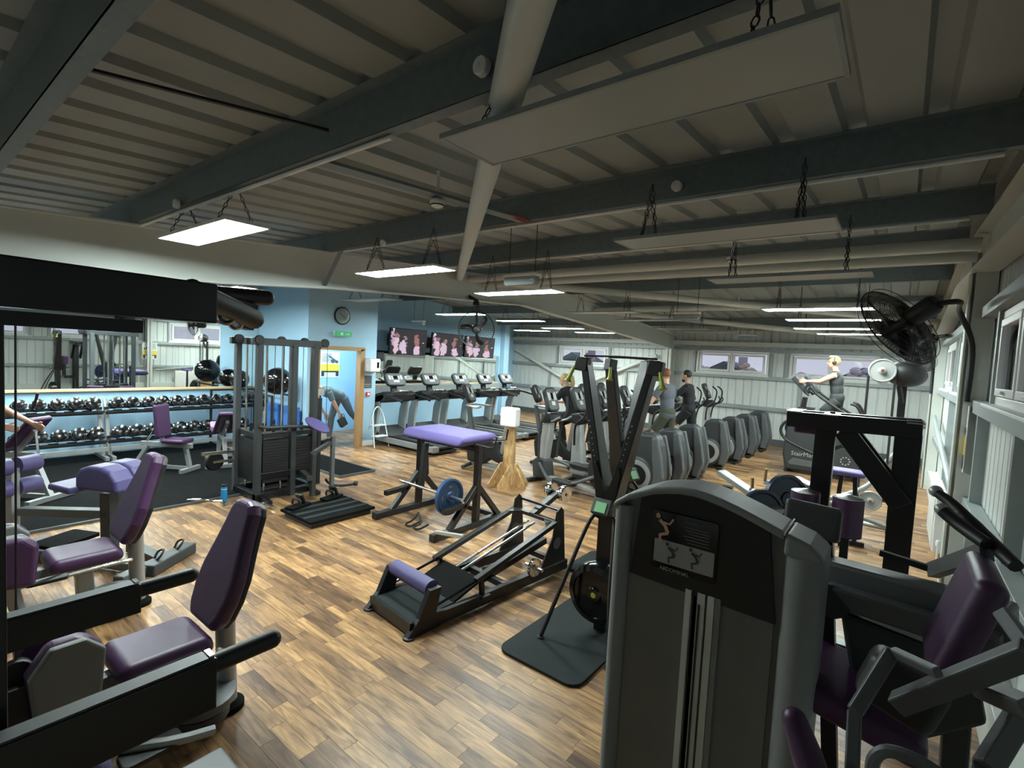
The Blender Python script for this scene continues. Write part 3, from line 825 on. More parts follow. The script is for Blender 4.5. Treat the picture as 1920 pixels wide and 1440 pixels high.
# ---- screens on brackets
def screen(y0, y1, z0, z1, lab, s_):
    yc = (y0 + y1) / 2; zc = (z0 + z1) / 2; w_ = y1 - y0; h = z1 - z0; X0 = -9.9
    t = thing('television', lab, 'television', (X0, yc, zc), 0, 'televisions on the left wall'); t.rotation_euler = (0, math.radians(4), 0)
    b = MB(); b.box((-0.03, 0, 0), (0.06, w_, h)); b.build('tv_body', 'black_gloss', t, bevel=.006)
    b = MB(); b.box((-0.36, 0, 0), (0.62, 0.05, 0.05)); b.box((-0.66, 0, 0), (0.03, 0.3, 0.3)); b.build('wall_bracket', 'black_satin', t)
    b = MB(); b.box((0.002, 0, 0), (0.004, w_ - 0.03, h - 0.03)); b.build('tv_screen', 'tvpic%d' % s_, t)
for i in range(3):
    m, n, bb = nodemat('tvpic%d' % i)
    L = n.links; tcn = n.nodes.new('ShaderNodeTexCoord'); sep = n.nodes.new('ShaderNodeSeparateXYZ'); L.new(tcn.outputs['Generated'], sep.inputs[0])
    # stage picture : pale performers left, one on the right, dark backdrop (blobs in generated y,z)
    nz = n.nodes.new('ShaderNodeTexNoise'); nz.inputs['Scale'].default_value = 9 + i; nz.inputs['Detail'].default_value = 5; L.new(tcn.outputs['Generated'], nz.inputs['Vector'])
    va = n.nodes.new('ShaderNodeVectorMath'); va.operation = 'SUBTRACT'; L.new(nz.outputs['Color'], va.inputs[0]); va.inputs[1].default_value = (.5, .5, .5)
    vb = n.nodes.new('ShaderNodeVectorMath'); vb.operation = 'MULTIPLY_ADD'; L.new(va.outputs[0], vb.inputs[0]); vb.inputs[1].default_value = (0, .26, .20); L.new(tcn.outputs['Generated'], vb.inputs[2])
    L.new(vb.outputs[0], sep.inputs[0])
    tot = None
    for (cy, cz, ry, rz, col) in ((.16, .35, .085, .36, (.85, .62, .72)), (.36, .30, .10, .30, (.80, .62, .78)), (.40, .66, .06, .10, (.42, .25, .25)), (.17, .74, .06, .08, (.35, .2, .2)), (.74, .16, .11, .20, (.85, .62, .78)), (.72, .55, .07, .22, (.42, .18, .18)), (.73, .78, .05, .07, (.35, .18, .18)), (.07, .94, .035, .05, (1, 1, 1)), (.06, .62, .04, .3, (.65, .42, .62)), (.93, .5, .02, .025, (.9, .8, .9))):
        sy_ = n.nodes.new('ShaderNodeMath'); sy_.operation = 'SUBTRACT'; L.new(sep.outputs['Y'], sy_.inputs[0]); sy_.inputs[1].default_value = cy
        d1 = n.nodes.new('ShaderNodeMath'); d1.operation = 'DIVIDE'; L.new(sy_.outputs[0], d1.inputs[0]); d1.inputs[1].default_value = ry
        q1 = n.nodes.new('ShaderNodeMath'); q1.operation = 'POWER'; L.new(d1.outputs[0], q1.inputs[0]); q1.inputs[1].default_value = 2
        sz_ = n.nodes.new('ShaderNodeMath'); sz_.operation = 'SUBTRACT'; L.new(sep.outputs['Z'], sz_.inputs[0]); sz_.inputs[1].default_value = cz
        d2 = n.nodes.new('ShaderNodeMath'); d2.operation = 'DIVIDE'; L.new(sz_.outputs[0], d2.inputs[0]); d2.inputs[1].default_value = rz
        q2 = n.nodes.new('ShaderNodeMath'); q2.operation = 'POWER'; L.new(d2.outputs[0], q2.inputs[0]); q2.inputs[1].default_value = 2
        a = n.nodes.new('ShaderNodeMath'); a.operation = 'ADD'; L.new(q1.outputs[0], a.inputs[0]); L.new(q2.outputs[0], a.inputs[1])
        lt = n.nodes.new('ShaderNodeMath'); lt.operation = 'LESS_THAN'; L.new(a.outputs[0], lt.inputs[0]); lt.inputs[1].default_value = 1
        mx = n.nodes.new('ShaderNodeMix'); mx.data_type = 'RGBA'; L.new(lt.outputs[0], mx.inputs[0]); mx.inputs[7].default_value = (*col, 1)
        if tot is None: mx.inputs[6].default_value = (0.035, 0.03, 0.035, 1)
        else: L.new(tot, mx.inputs[6])
        tot = mx.outputs[2]
    bb.inputs['Base Color'].default_value = (0.01, 0.01, 0.01, 1); bb.inputs['Roughness'].default_value = 0.2
    L.new(tot, bb.inputs['Emission Color']); bb.inputs['Emission Strength'].default_value = 0.30
screen(7.80, 8.98, 1.90, 2.56, 'television showing pale figures on stage, left of three', 0)
screen(9.18, 10.36, 1.90, 2.53, 'television showing pale figures on stage, middle of three', 1)
screen(10.46, 11.76, 1.90, 2.52, 'television behind the hanging fan, right of three', 2)
# ---- things on the door wall
t = thing('wall_clock', 'round black-rimmed wall clock on the blue wall above the door', 'clock', (DX, 5.67, 2.63))
b = MB(); b.lathe((0, 0, 0), (1, 0, 0), [(0.17, 0), (0.172, 0.03), (0.155, 0.04), (0.15, 0.03)], 32); b.build('clock_rim', 'black_satin', t)
b = MB(); b.lathe((0.012, 0, 0), (1, 0, 0), [(0.15, 0), (0.15, 0.02)], 32); b.build('clock_face', 'platinum', t)
b = MB(); b.bar((0.036, -.02, 0.02), (0.036, 0.06, -.055), .010, .003); b.bar((0.038, 0, 0), (0.038, -0.085, 0.06), .007, .003); b.build('clock_hands', 'black_satin', t)
b = MB(); b.lathe((0.05, 0, 0), (1, 0, 0), [(0.15, 0), (0.148, 0.002)], 32); b.build('clock_glass', 'glass', t)
t = thing('exit_sign', 'green emergency exit box light under the clock', 'exit sign', (DX, 5.68, 2.28))
b = MB(); b.box((0.02, 0, 0), (0.04, 0.36, 0.10)); b.build('sign_body', 'white_plastic', t, bevel=.008)
b = MB(); b.prism(rrect(0.35, 0.10, 0.03), (0.065, 0, 0), (0, 1, 0), (0, 0, 1), 0.05); b.build('sign_diffuser', 'exit_green', t)
b = MB(); b.box((0.092, -0.05, 0), (0.003, 0.05, 0.05)); b.bar((0.092, 0.03, 0), (0.092, 0.12, 0), 0.003, 0.014); b.bar((0.092, 0.12, 0.0), (0.092, 0.09, 0.025), 0.003, .01); b.bar((0.092, 0.12, 0.0), (0.092, 0.09, -0.025), 0.003, .01); b.build('sign_symbol', 'white_plastic', t)
t = thing('paper_dispenser', 'white paper towel dispenser on the wall by the door', 'dispenser', (DX, 6.36, 1.55))
cushion('dispenser_body', 'white_plastic', t, (0.10, 0, 0.13), (0.2, 0.28, 0.28), r=0.04)
b = MB(); b.box((0.2, 0.06, 0.14), (0.006, 0.05, 0.12)); b.build('dispenser_window', 'black_gloss', t, bevel=.002)
t = thing('notice', 'small dark notice under the paper dispenser', 'notice', (DX, 6.32, 1.33)); b = MB(); b.box((0.004, 0, 0), (0.006, 0.2, 0.26)); b.build('notice_sheet', 'mid_grey', t)
b = MB(); b.box((0.008, 0, -0.05), (0.003, 0.15, 0.02)); b.box((0.008, 0, -0.09), (0.003, 0.12, 0.012)); b.build('notice_print', 'silver_paint', t)
t = thing('fire_call_point', 'red fire alarm call point on the wall by the door', 'fire alarm', (DX, 6.33, 1.08)); b = MB(); b.box((0.02, 0, 0), (0.04, 0.085, 0.085)); b.build('alarm_body', 'red', t, bevel=.005)
b = MB(); b.box((0.042, 0, 0), (0.004, 0.05, 0.04)); b.build('alarm_glass', 'white_plastic', t)
t = thing('sensor_box', 'small cream sensor box high on the corner of the door wall', 'sensor', (DX - .3, 6.54, 2.25)); b = MB(); b.box((0, 0.03, 0), (0.10, 0.05, 0.2)); b.build('sensor_body', 'cream_steel', t, bevel=.01)
t = thing('speaker', 'black loudspeaker on the wall below the first screen', 'speaker', (-9.95, 7.5, 1.84)); b = MB(); b.box((0, 0, 0), (0.2, 0.2, 0.22)); b.build('speaker_cabinet', 'black_satin', t, bevel=.01); b = MB(); b.bar((-.1, 0, 0), (-.64, 0, 0), .04); b.build('speaker_bracket', 'black_satin', t)
b = MB(); b.lathe((0.1, 0, 0), (1, 0, 0), [(.07, 0), (.05, .008), (.02, .002)], 16); b.build('speaker_cone', 'dark_grey', t)
t = thing('electrical_box', 'white socket box on the wall left of the first screen', 'socket box', (XL, 7.7, 1.98)); b = MB(); b.box((0.04, 0, 0.06), (0.08, 0.3, 0.14)); b.build('box_body', 'white_plastic', t, bevel=.005)
# poster beyond the doorway
def poster(loc, w_, h, lab, rz=0):
    t = thing('poster', lab, 'poster', loc, rz)
    b = MB(); b.box((0.004, 0, 0), (0.006, w_, h)); b.build('poster_sheet', 'poster_white', t)
    b = MB(); b.box((0.009, 0, -h * .14), (0.002, w_ * .96, h * .2)); b.prism([(-w_ * .46, h * .02), (w_ * .46, h * .02), (w_ * .46, -h * .08), (-w_ * .46, -h * .12)], (0.0095, 0, 0), (0, 1, 0), (0, 0, 1), .002); b.build('poster_band', 'yellow', t)
    b = MB(); b.prism([(-w_ * .45, -h * .24), (w_ * .45, -h * .24), (w_ * .45, -h * .45), (w_ * .3, -h * .45), (w_ * .3, -h * .3), (-w_ * .3, -h * .3), (-w_ * .3, -h * .45), (-w_ * .45, -h * .45)], (0.010, 0, 0), (0, 1, 0), (0, 0, 1), .002); b.build('poster_frame_print', 'dark_grey', t)
    b = MB(); rg = random.Random(5)
    for k in range(7): b.bar((0.011, -w_ * .42, h * (.45 - .055 * k)), (0.011, w_ * (.0 + .1 * rg.random()), h * (.42 - .05 * k)), .002, h * .018)
    b.ball((0.011, w_ * .13, h * .14), (0.002, w_ * .12, h * .08), 10, 6); b.ball((0.011, w_ * .33, h * .12), (0.002, w_ * .10, h * .06), 10, 6); b.bar((0.011, -w_ * .1, h * .35), (0.011, w_ * .36, h * .13), .002, h * .05)
    b.build('poster_picture', 'mid_grey', t)
poster((XL, 6.64, 1.59), 0.5, 0.60, 'yellow and white fitness poster on the blue wall seen through the doorway')
poster((0.52, 6.2, 1.5), 0.42, 0.6, 'yellow and dark fitness poster on the steel column', PI) if False else None
# ================================================================== FREE WEIGHT AREA (left)
def slab(name, m, x0, x1, y0, y1, h, lab, cat, edge='mid_grey', grp=None):
    c = ((x0 + x1) / 2, (y0 + y1) / 2, 0)
    t = thing(name, lab, cat, c, 0, grp)
    b = MB(c); b.box((c[0], c[1], h / 2), (x1 - x0, y1 - y0, h)); b.build('mat_surface', m, t, bevel=.003)
    for s_ in (-1, 1):
        b = MB(c); b.box((c[0], c[1] + s_ * (y1 - y0) / 2, h / 2 + .002), (x1 - x0 + .02, 0.02, h + .004)); b.build('mat_edge', edge, t)
        b = MB(c); b.box((c[0] + s_ * (x1 - x0) / 2, c[1], h / 2 + .002), (0.02, y1 - y0 + 0.02, h + .004)); b.build('mat_edge', edge, t)
    return t
slab('rubber_mat', 'rubber', -10.55, -6.78, -1.2, 4.1, 0.025, 'large black rubber mat under the dumbbell racks and benches', 'mat')
slab('rubber_mat', 'rubber', -8.3, -6.75, 4.45, 5.1, 0.03, 'black rubber mat with a pale edge right of the cable tower', 'mat')
# dumbbell : faceted chrome heads
def make_dumbbell():
    t = thing('dumbbell', 'x', 'dumbbell'); R = 0.088
    for s_ in (-1, 1):
        b = MB(); b.lathe((s_ * 0.065, 0, 0), (s_, 0, 0), [(R * .75, 0), (R * .97, .012), (R, .03), (R, .055), (R * .93, .075), (R * .55, .085)], 12)
        b.build('dumbbell_head', 'dark_chrome', t)
        b = MB(); b.lathe((s_ * 0.148, 0, 0), (s_, 0, 0), [(R * .5, 0), (R * .48, .006), (R * .1, .004)], 14); b.build('head_cap', 'black_gloss', t)
    b = MB(); b.lathe((-.066, 0, 0), (1, 0, 0), [(.014, 0), (.016, .03), (.018, .066), (.016, .10), (.014, .132)], 12); b.build('handle', 'dull_chrome', t)
    return t
DB = make_dumbbell(); first = [True]
def put_db(x, y, z, lab, grp, s_=1.0):
    if first[0]: t = DB; first[0] = False; t['label'] = lab; t['group'] = grp
    else: t = dup(DB, None, None, lab, grp)
    t.location = (x, y, z); t.rotation_euler = (0, math.radians(-14), 0); t.scale = (s_,) * 3
    return t
def db_rack(y0, y1, lab):
    t = thing('dumbbell_rack', lab, 'weight rack', (-10.2, (y0 + y1) / 2, 0.025)); o = (-10.2, (y0 + y1) / 2, 0.025)
    for z, x in ((0.80, -10.25), (0.34, -10.08)):
        b = MB(o)
        for dx in (-.085, .085): b.bar((x + dx, y0, z + dx * -.25), (x + dx, y1, z + dx * -.25), 0.045, 0.035)
        b.bar((x, y0, z - .05), (x, y1, z - .05), .02, .05)
        b.build('shelf_rail', 'black_satin', t)
        n = int((y1 - y0) / 0.215); 
        b = MB(o)
        for i in range(n):
            yy = y0 + .14 + i * .215
            for dx in (-.085, .085): b.bar((x + dx, yy - .06, z - dx * .25 + .024), (x + dx, yy + .06, z - dx * .25 + .024), .03, .012)
        tag(b.build('saddle', 'black_gloss', t), kind='stuff')
    for y in (y0 + .03, y1 - .03):
        b = MB(o); b.tube([(-10.42, y, 0.96), (-10.36, y, 0.8), (-10.22, y, 0.35), (-10.12, y, 0.06)], 0.035, n=8, spline=4); b.bar((-10.5, y, .05), (-9.85, y, .05), .05, .06); b.build('upright', 'silver_paint', t)
    b = MB(o); b.bar((-9.95, y0, .20), (-9.95, y1, .20), .06, .06); b.build('front_bar', 'silver_paint', t)
    return t
db_rack(-0.4, 2.33, 'left dumbbell rack with black rails under the mirror')
db_rack(2.36, 5.0, 'right dumbbell rack with black rails beside the cable tower')
k = 0
for z, x, tier in ((0.905, -10.25, 'upper'), (0.445, -10.09, 'lower')):
    ys1 = [1.33, 1.54, 1.75, 1.965, 2.18] if tier == 'upper' else [1.29, 1.53, 1.755, 1.975, 2.185]
    for i, y in enumerate(ys1):
        put_db(x, y, z, 'chrome dumbbell, %s tier of the left rack, %s' % (tier, ['first from the left', 'second from the left', 'third from the left', 'fourth from the left', 'at the right end'][i]), 'dumbbells on the %s tier of the left rack' % tier, 1.12 if i > 2 else 1.0)
    ys2 = [2.495, 2.70, 2.93, 3.14, 3.355, 3.57, 3.79, 4.0, 4.215, 4.43, 4.65, 4.86] if tier == 'upper' else [2.505, 2.715, 2.93, 3.14, 3.355, 3.57, 3.79, 4.0, 4.215, 4.43]
    wn = ['first', 'second', 'third', 'fourth', 'fifth', 'sixth', 'seventh', 'eighth', 'ninth', 'tenth', 'eleventh', 'twelfth']
    for i, y in enumerate(ys2):
        put_db(x, y, z, 'chrome dumbbell on the %s tier of the right rack, %s from the left' % (tier, wn[i]), 'dumbbells on the %s tier of the right rack' % tier, 1.0 if tier == 'upper' else 1.12)
# big gym balls and blue panels behind the tower
def gym_ball(x, y, z, r, lab):
    t = thing('gym_ball', lab, 'exercise ball', (x, y, z), 0, 'black exercise balls'); b = MB()
    n = 14; prof = [(r * math.sin(PI * i / n), -r * math.cos(PI * i / n)) for i in range(n + 1)]
    b.lathe((0, 0, 0), (0, 0, 1), prof, 28); b.build('ball_shell', 'black_gloss', t)
    b = MB(); b.cyl((r * .99, 0, 0), (r * 1.01, 0, 0), .012, n=10); b.build('ball_plug', 'white_plastic', t)
gym_ball(-9.02, 4.60, 1.34, 0.25, 'large black exercise ball seen between the rods of the cable tower')
gym_ball(-10.35, 4.5, 1.28, 0.18, 'black exercise ball behind the left post of the cable tower')
t = thing('ball_rack', 'black steel rack holding the exercise balls by the blue return wall', 'rack', (-9.8, 4.3, 0)); b = MB((-9.8, 4.3, 0))
b.bar((-10.3, 3.95, 1.08), (-10.3, 4.8, 1.08), .03); b.bar((-10.3, 4.78, 1.08), (-10.0, 4.78, 1.08), .03); b.bar((-8.85, 4.42, 1.08), (-10.0, 4.42, 1.08), .03); b.bar((-8.85, 4.78, 1.08), (-10.0, 4.78, 1.08), .03)
b.build('rack_rail', 'black_satin', t)
for x, y in ((-10.3, 3.97), (-10.3, 4.78), (-8.86, 4.78), (-8.86, 4.42)):
    b = MB((-9.8, 4.3, 0)); b.bar((x, y, 1.08), (x, y, .0), .035); b.build('leg', 'black_satin', t)
for i, (x, y) in enumerate(((-9.62, 4.86), (-9.0, 4.86))):
    t = thing('exercise_mat', ['blue folded exercise mat standing against the wall, left', 'blue folded exercise mat standing against the wall, right'][i], 'mat', (x, y, 0), 0, 'blue folded mats'); b = MB(); b.box((0, 0.03, .43), (.42, .05, .86)); b.build('mat_panel', 'blue_paint', t, bevel=.01, seg=3)
    b = MB(); b.box((0, -0.03, .43), (.42, .05, .86)); b.build('mat_panel', 'blue_paint', t, bevel=.01, seg=3)
# benches
def flat_frame(b, L, w_, h):
    b.bar((-L / 2, 0, h - .05), (L / 2, 0, h - .05), .05, .06)
def incline_bench(loc, rz, lab, backang, seatcol='purple', frame='silver_paint', grp='adjustable benches', h=0.46, handle=False, bl=.80):
    t = thing('weight_bench', lab, 'bench', loc, rz, grp)
    ca, sa = math.cos(backang), math.sin(backang)
    cushion('seat', seatcol, t, (-0.22, 0, h), (0.34, 0.28, 0.07), r=.03)
    c = Vector(((.02 + bl / 2) * ca, 0, h + .02 + (.02 + bl / 2) * sa))
    cushion('backrest', seatcol, t, c, (bl, 0.28, 0.07), rot=(0, -backang, 0), r=.03)
    b = MB(); b.bar((-.45, 0, h - .07), (0.35, 0, h - .07), .05, .07); b.bar((0.02, 0, h - .05), (bl * .8 * ca, 0, h - .05 + bl * .8 * sa), .05, .05); b.build('main_beam', frame, t, bevel=.004)
    b = MB(); b.bar((0.25, 0, h - .1), (0.45, 0, .05), .06, .05); b.bar((0.45, -.28, .035), (0.45, .28, .035), .06, .06); b.build('leg', frame, t, bevel=.004)
    b = MB(); b.bar((-.35, 0, h - .1), (-.42, 0, .05), .06, .05); b.bar((-.42, -.2, .035), (-.42, .2, .035), .06, .06); b.build('leg', frame, t, bevel=.004)
    b = MB(); b.bar((0.45, 0, .05), (-.42, 0, .05), .04, .05); b.build('base_beam', frame, t)
    b = MB(); b.tube([(.30, 0, h - .09), (0.40 * ca, 0, h - .06 + .38 * sa)], .014); b.build('adjust_strut', 'chrome', t)
    if handle:
        b = MB(); b.tube([(0.62 * ca, -.2, h + .66 * sa), (0.7 * ca, -.2, h + .8 * sa), (0.5, -.2, h + .95 * sa)], .014, spline=3); b.build('handle', 'black_satin', t)
    return t
incline_bench((-8.75, 2.72, 0.025), math.radians(215), 'upright purple bench seen from behind, grey stem, before the dumbbell racks', math.radians(84), h=.46, bl=.50)
incline_bench((-8.75, 3.55, 0.025), math.radians(-15), 'dark inclined bench with pink end pad beside the cable tower', math.radians(28), h=.5)
cushion('pink_pad', 'pink', COL.objects['weight_bench.001'] if 'weight_bench.001' in COL.objects else None, (-.40, 0, .56), (.2, .26, .07), rot=(0, .35, 0), r=.03)
pb = incline_bench((-8.25, 1.04, 0.025), math.radians(35), 'purple preacher bench with silver frame under the reaching arm', math.radians(48), h=.60, handle=True, bl=.48)

# ------------------------------------------------------------------ cable tower
TX, TY0, TY1, TW, TH = -6.40, 3.02, 3.78, 0.60, 2.05
t = thing('cable_tower', 'black multi-station cable tower with chrome guide rods and weight stacks', 'cable machine', (TX - TW / 2, (TY0 + TY1) / 2, 0)); O = (TX - TW / 2, (TY0 + TY1) / 2, 0)
for (x, y) in ((TX, TY0), (TX, TY1), (TX - TW, TY0), (TX - TW, TY1), (TX, 3.48)):
    b = MB(O); b.bar((x, y, 0), (x, y, TH), .085, .07, up=Vector((0, 1, 0))); b.build('upright', 'mid_grey' if x < TX - .1 and y == TY0 else 'dark_grey', t, bevel=.005)
for (p, q) in (((TX, TY0 - .10, TH), (TX, TY1 + .08, TH)), ((TX - TW, TY0 - .1, TH), (TX - TW, TY1 + .1, TH)), ((TX + .02, TY0, TH), (TX - TW - .02, TY0, TH)), ((TX + .02, TY1, TH), (TX - TW - .02, TY1, TH))):
    b = MB(O); b.bar(p, q, .07, .09); b.build('top_beam', 'dark_grey', t, bevel=.006)
for (p, q) in (((TX, TY0, .32), (TX, TY1, .32)), ((TX, TY0, .06), (TX, TY1, .06)), ((TX - TW, TY0, .06), (TX - TW, TY1, .06)), ((TX + .05, TY0, .06), (TX - TW, TY0, .06)), ((TX + .05, TY1, .06), (TX - TW, TY1, .06))):
    b = MB(O); b.bar(p, q, .07, .08); b.build('base_beam', 'black_steel', t, bevel=.006)
b = MB(O); b.tube([(TX + .05, TY0, .98), (TX + .10, TY0 + .1, .96), (TX + .12, 3.5, .95), (TX + .22, 3.75, .90)], .02, n=8, spline=3); b.build('guard_bar', 'dark_grey', t)
# three weight stacks : plates are parts
for (sx_, sy_) in ((TX - .06, 3.25), (TX - .06, 3.64), (TX - .32, 3.08), (TX - .46, 3.45)):
    wx, wy = (.16, .34) if sy_ > 3.1 else (.44, .12)
    for i in range(15):
        b = MB(O); b.box((sx_, sy_, .24 + i * .037), (wx, wy, .034)); b.build('weight_plate', 'black_satin', t)
    b = MB(O); b.box((sx_, sy_, .84), (wx, wy, .06)); b.cyl((sx_, sy_, .87), (sx_, sy_, .97), .02); b.build('top_plate', 'black_satin', t)
    for s_ in (-1, 1):
        dx, dy = (0, s_ * .11) if wy > wx else (s_ * .15, 0)
        b = MB(O); b.cyl((sx_ + dx, sy_ + dy, .1), (sx_ + dx, sy_ + dy, TH), .015, n=8); b.build('guide_rod', 'chrome', t)
    b = MB(O); b.tube([(sx_, sy_, .95), (sx_, sy_, TH)], .004, n=5); b.build('cable', 'cable_black', t)
for (x, y) in ((TX + .02, TY1 + .13), (TX + .03, TY0 - .02), (TX, 3.3), (TX, 3.62), (TX - .3, TY0 - .12), (TX - .45, TY0 - .05)):
    b = MB(O); b.lathe((x - .02, y, TH + .02), (1, 0, 0), [(.055, 0), (.06, .006), (.05, .014), (.05, .026), (.06, .034), (.055, .04)], 18); b.build('pulley', 'black_satin', t)
b = MB(O); b.tube([(TX + .02, TY1 + .17, TH), (TX + .04, TY1 + .17, .85)], .004, n=5); b.build('cable', 'cable_black', t)
b = MB(O); b.bar((TX - .02, TY1 + .03, 1.38), (TX - .02, TY1 + .15, 1.38), .06, .09); b.build('bracket', 'platinum', t, bevel=.005)
b = MB(O); b.bar((TX - .02, TY1 + .10, 1.3), (TX - .02, TY1 + .10, .08), .035, .05, up=Vector((0, 1, 0))); b.build('swivel_post', 'black_satin', t)
# low row leg and chest pad
b = MB(O); b.bar((TX + .05, 3.60, .30), (TX + .42, 3.50, .30), .07, .07); b.bar((TX + .40, 3.56, .62), (TX + .38, 3.57, .05), .06, .06, up=Vector((1, 0, 0))); b.bar((TX + .36, 3.55, .60), (TX + .30, 3.86, .72), .06, .05); b.build('row_frame', 'dark_grey', t, bevel=.004)
b = MB(O); b.bar((TX + .30, 3.90, .02), (TX + .30, 3.90, .80), .05, .05, up=Vector((1, 0, 0))); b.build('pad_post', 'mid_grey', t, bevel=.004)
pc = atX(595, 797, -6.08)
b = MB(O); R = rotcols((.62, .30, -.50), (.45, .89, 0), (.4, -.2, .89)); u_ = R.col[0]; v_ = R.col[1]; w_ = u_.cross(v_).normalized()
pts = [(.165 * math.cos(a), .11 * math.sin(a)) for a in [2 * PI * i / 28 for i in range(28)]]
b.prism(pts, pc, u_, v_, .05); b.build('chest_pad', 'bright_violet', t, bevel=.02, seg=3)
for y in (TY0 + .05, TY1 - .05):
    b = MB(O); b.bar((TX + .02, y, .05), (TX + .30, y - .02, .04), .06, .05); b.build('stabiliser', 'black_steel', t, bevel=.004)
# ab / side attachment on left of tower
b = MB(O); b.bar((TX - TW, TY0 - .04, .56), (TX - TW - .02, TY0 - .42, .56), .04, .04); b.bar((TX - TW, TY0 - .04, .44), (TX - TW - .02, TY0 - .3, .44), .03, .03); b.build('side_arm', 'dull_chrome', t)
b = MB(O); b.lathe((TX - TW - .08, TY0 - .26, .44), (.9, .2, 0), [(.11, 0), (.12, .02), (.12, .05), (.11, .07)], 18); b.build('side_pulley', 'black_satin', t)
# platform with foot straps
t = thing('step_platform', 'black ribbed foot platform on the floor before the cable tower', 'platform', (-5.33, 3.38, 0))
b = MB((-5.33, 3.38, 0)); b.box((-5.33, 3.38, .075), (.66, .86, .03)); b.build('platform_top', 'rubber', t, bevel=.006)
for x in (-5.5, -5.33, -5.16):
    b = MB((-5.33, 3.38, 0)); b.box((x, 3.38, .093), (.07, .84, .006)); b.build('grip_strip', 'mat_grey', t)
b = MB((-5.33, 3.38, 0)); b.box((-5.33, 3.38, .03), (.58, .78, .06)); b.build('platform_base', 'black_steel', t)
for i, (x, y) in enumerate(((-5.56, 3.12), (-5.62, 3.60))):
    t = thing('foot_pedal', ['black strapped foot pedal on the platform, nearer', 'black strapped foot pedal at the back of the platform'][i], 'foot pedal', (x, y, .096), 0.3, 'foot pedals on the platform')
    b = MB(); b.box((0, 0, .02), (.13, .30, .03)); b.build('pedal_base', 'rubber', t, bevel=.01)
    b = MB(); b.box((0, .04, .09), (.11, .03, .16), (0.5, 0, 0)); b.build('pedal_plate', 'black_satin', t, bevel=.01)
    b = MB(); b.tube([(-.06, -.03, .04), (-.05, -.03, .10), (.05, -.03, .10), (.06, -.03, .04)], .012, spline=4); b.build('strap', 'black_satin', t)
# cable bars lying about
def loose(name, lab, cat, pts, r, m, ends=None, grp=None):
    o = Vector(pts[0]); t = thing(name, lab, cat, o, 0, grp)
    b = MB(o); b.tube(pts, r, n=8, spline=5); b.build('bar', m, t)
    for p, q in ends or []:
        b = MB(o); b.cyl(p, q, r * 1.8, n=10); b.build('grip', 'black_satin', t)
    return t
loose('ez_bar', 'chrome zigzag cable bar lying by the tower foot', 'cable bar', [(-6.83, 2.38, .05), (-6.7, 2.5, .06), (-6.62, 2.58, .04), (-6.5, 2.66, .05), (-6.38, 2.62, .03), (-6.33, 2.72, .05), (-6.27, 2.74, .05)], .013, 'chrome')
loose('curl_bar', 'short black curved bar lying on the floor right of the tower', 'cable bar', [(-6.28, 3.92, .16), (-6.30, 4.0, .08), (-6.27, 4.12, .04), (-6.17, 4.24, .05), (-6.12, 4.29, .07)], .018, 'black_satin', [((-6.13, 4.28, .07), (-6.09, 4.31, .07))])
loose('ankle_strap', 'chrome cable clips on the floor at the tower corner', 'cable clip', [(-6.16, 2.93, .03), (-6.08, 2.96, .05), (-6.0, 3.02, .03), (-5.94, 3.04, .02)], .02, 'chrome')
t = thing('water_bottle', 'translucent blue water bottle standing at the mat edge by the tower', 'bottle', (-6.62, 2.72, 0))
b = MB(); b.lathe((0, 0, 0), (0, 0, 1), [(.034, 0), (.038, .01), (.038, .14), (.034, .16), (.037, .18), (.03, .2)], 20); b.build('bottle_body', 'bottle_blue', t)
b = MB(); b.lathe((0, 0, .2), (0, 0, 1), [(.03, 0), (.03, .03), (.012, .04), (.012, .055)], 16); b.build('bottle_cap', 'black_satin', t)
b = MB(); b.lathe((0, 0, .17), (0, 0, 1), [(.0365, 0), (.0365, .006)], 16); b.build('bottle_band', 'white_plastic', t)
# poster on the right wall, seen in the mirror
poster((XR - .12, 6.27, 1.50), .46, .60, 'yellow and dark fitness poster on the side wall, seen in the mirror', PI)
# white step ladder
t = thing('step_ladder', 'white two-step folding ladder beside the first treadmill', 'ladder', (-8.5, 6.45, 0))
b = MB((-8.5, 6.45, 0))
fA, fB = Vector((-8.36, 6.30, 0)), Vector((-8.38, 6.68, 0))
b.tube([fA, (-8.47, 6.33, .42), (-8.53, 6.36, .68), (-8.56, 6.49, .82), (-8.55, 6.62, .68), (-8.48, 6.65, .42), fB], .012, n=8, spline=5); b.build('front_frame', 'white_paint', t)
for s_, (a, c) in enumerate((((-8.86, 6.34, 0), (-8.56, 6.37, .66)), ((-8.84, 6.70, 0), (-8.57, 6.62, .66)))):
    b = MB((-8.5, 6.45, 0)); b.tube([a, c], .011, n=8); b.build('rear_leg', 'white_paint', t)
for z, x in ((.22, -8.46), (.44, -8.51)):
    b = MB((-8.5, 6.45, 0)); b.box((x, 6.49, z), (.15, .30, .02)); b.build('step', 'white_paint', t, bevel=.004)
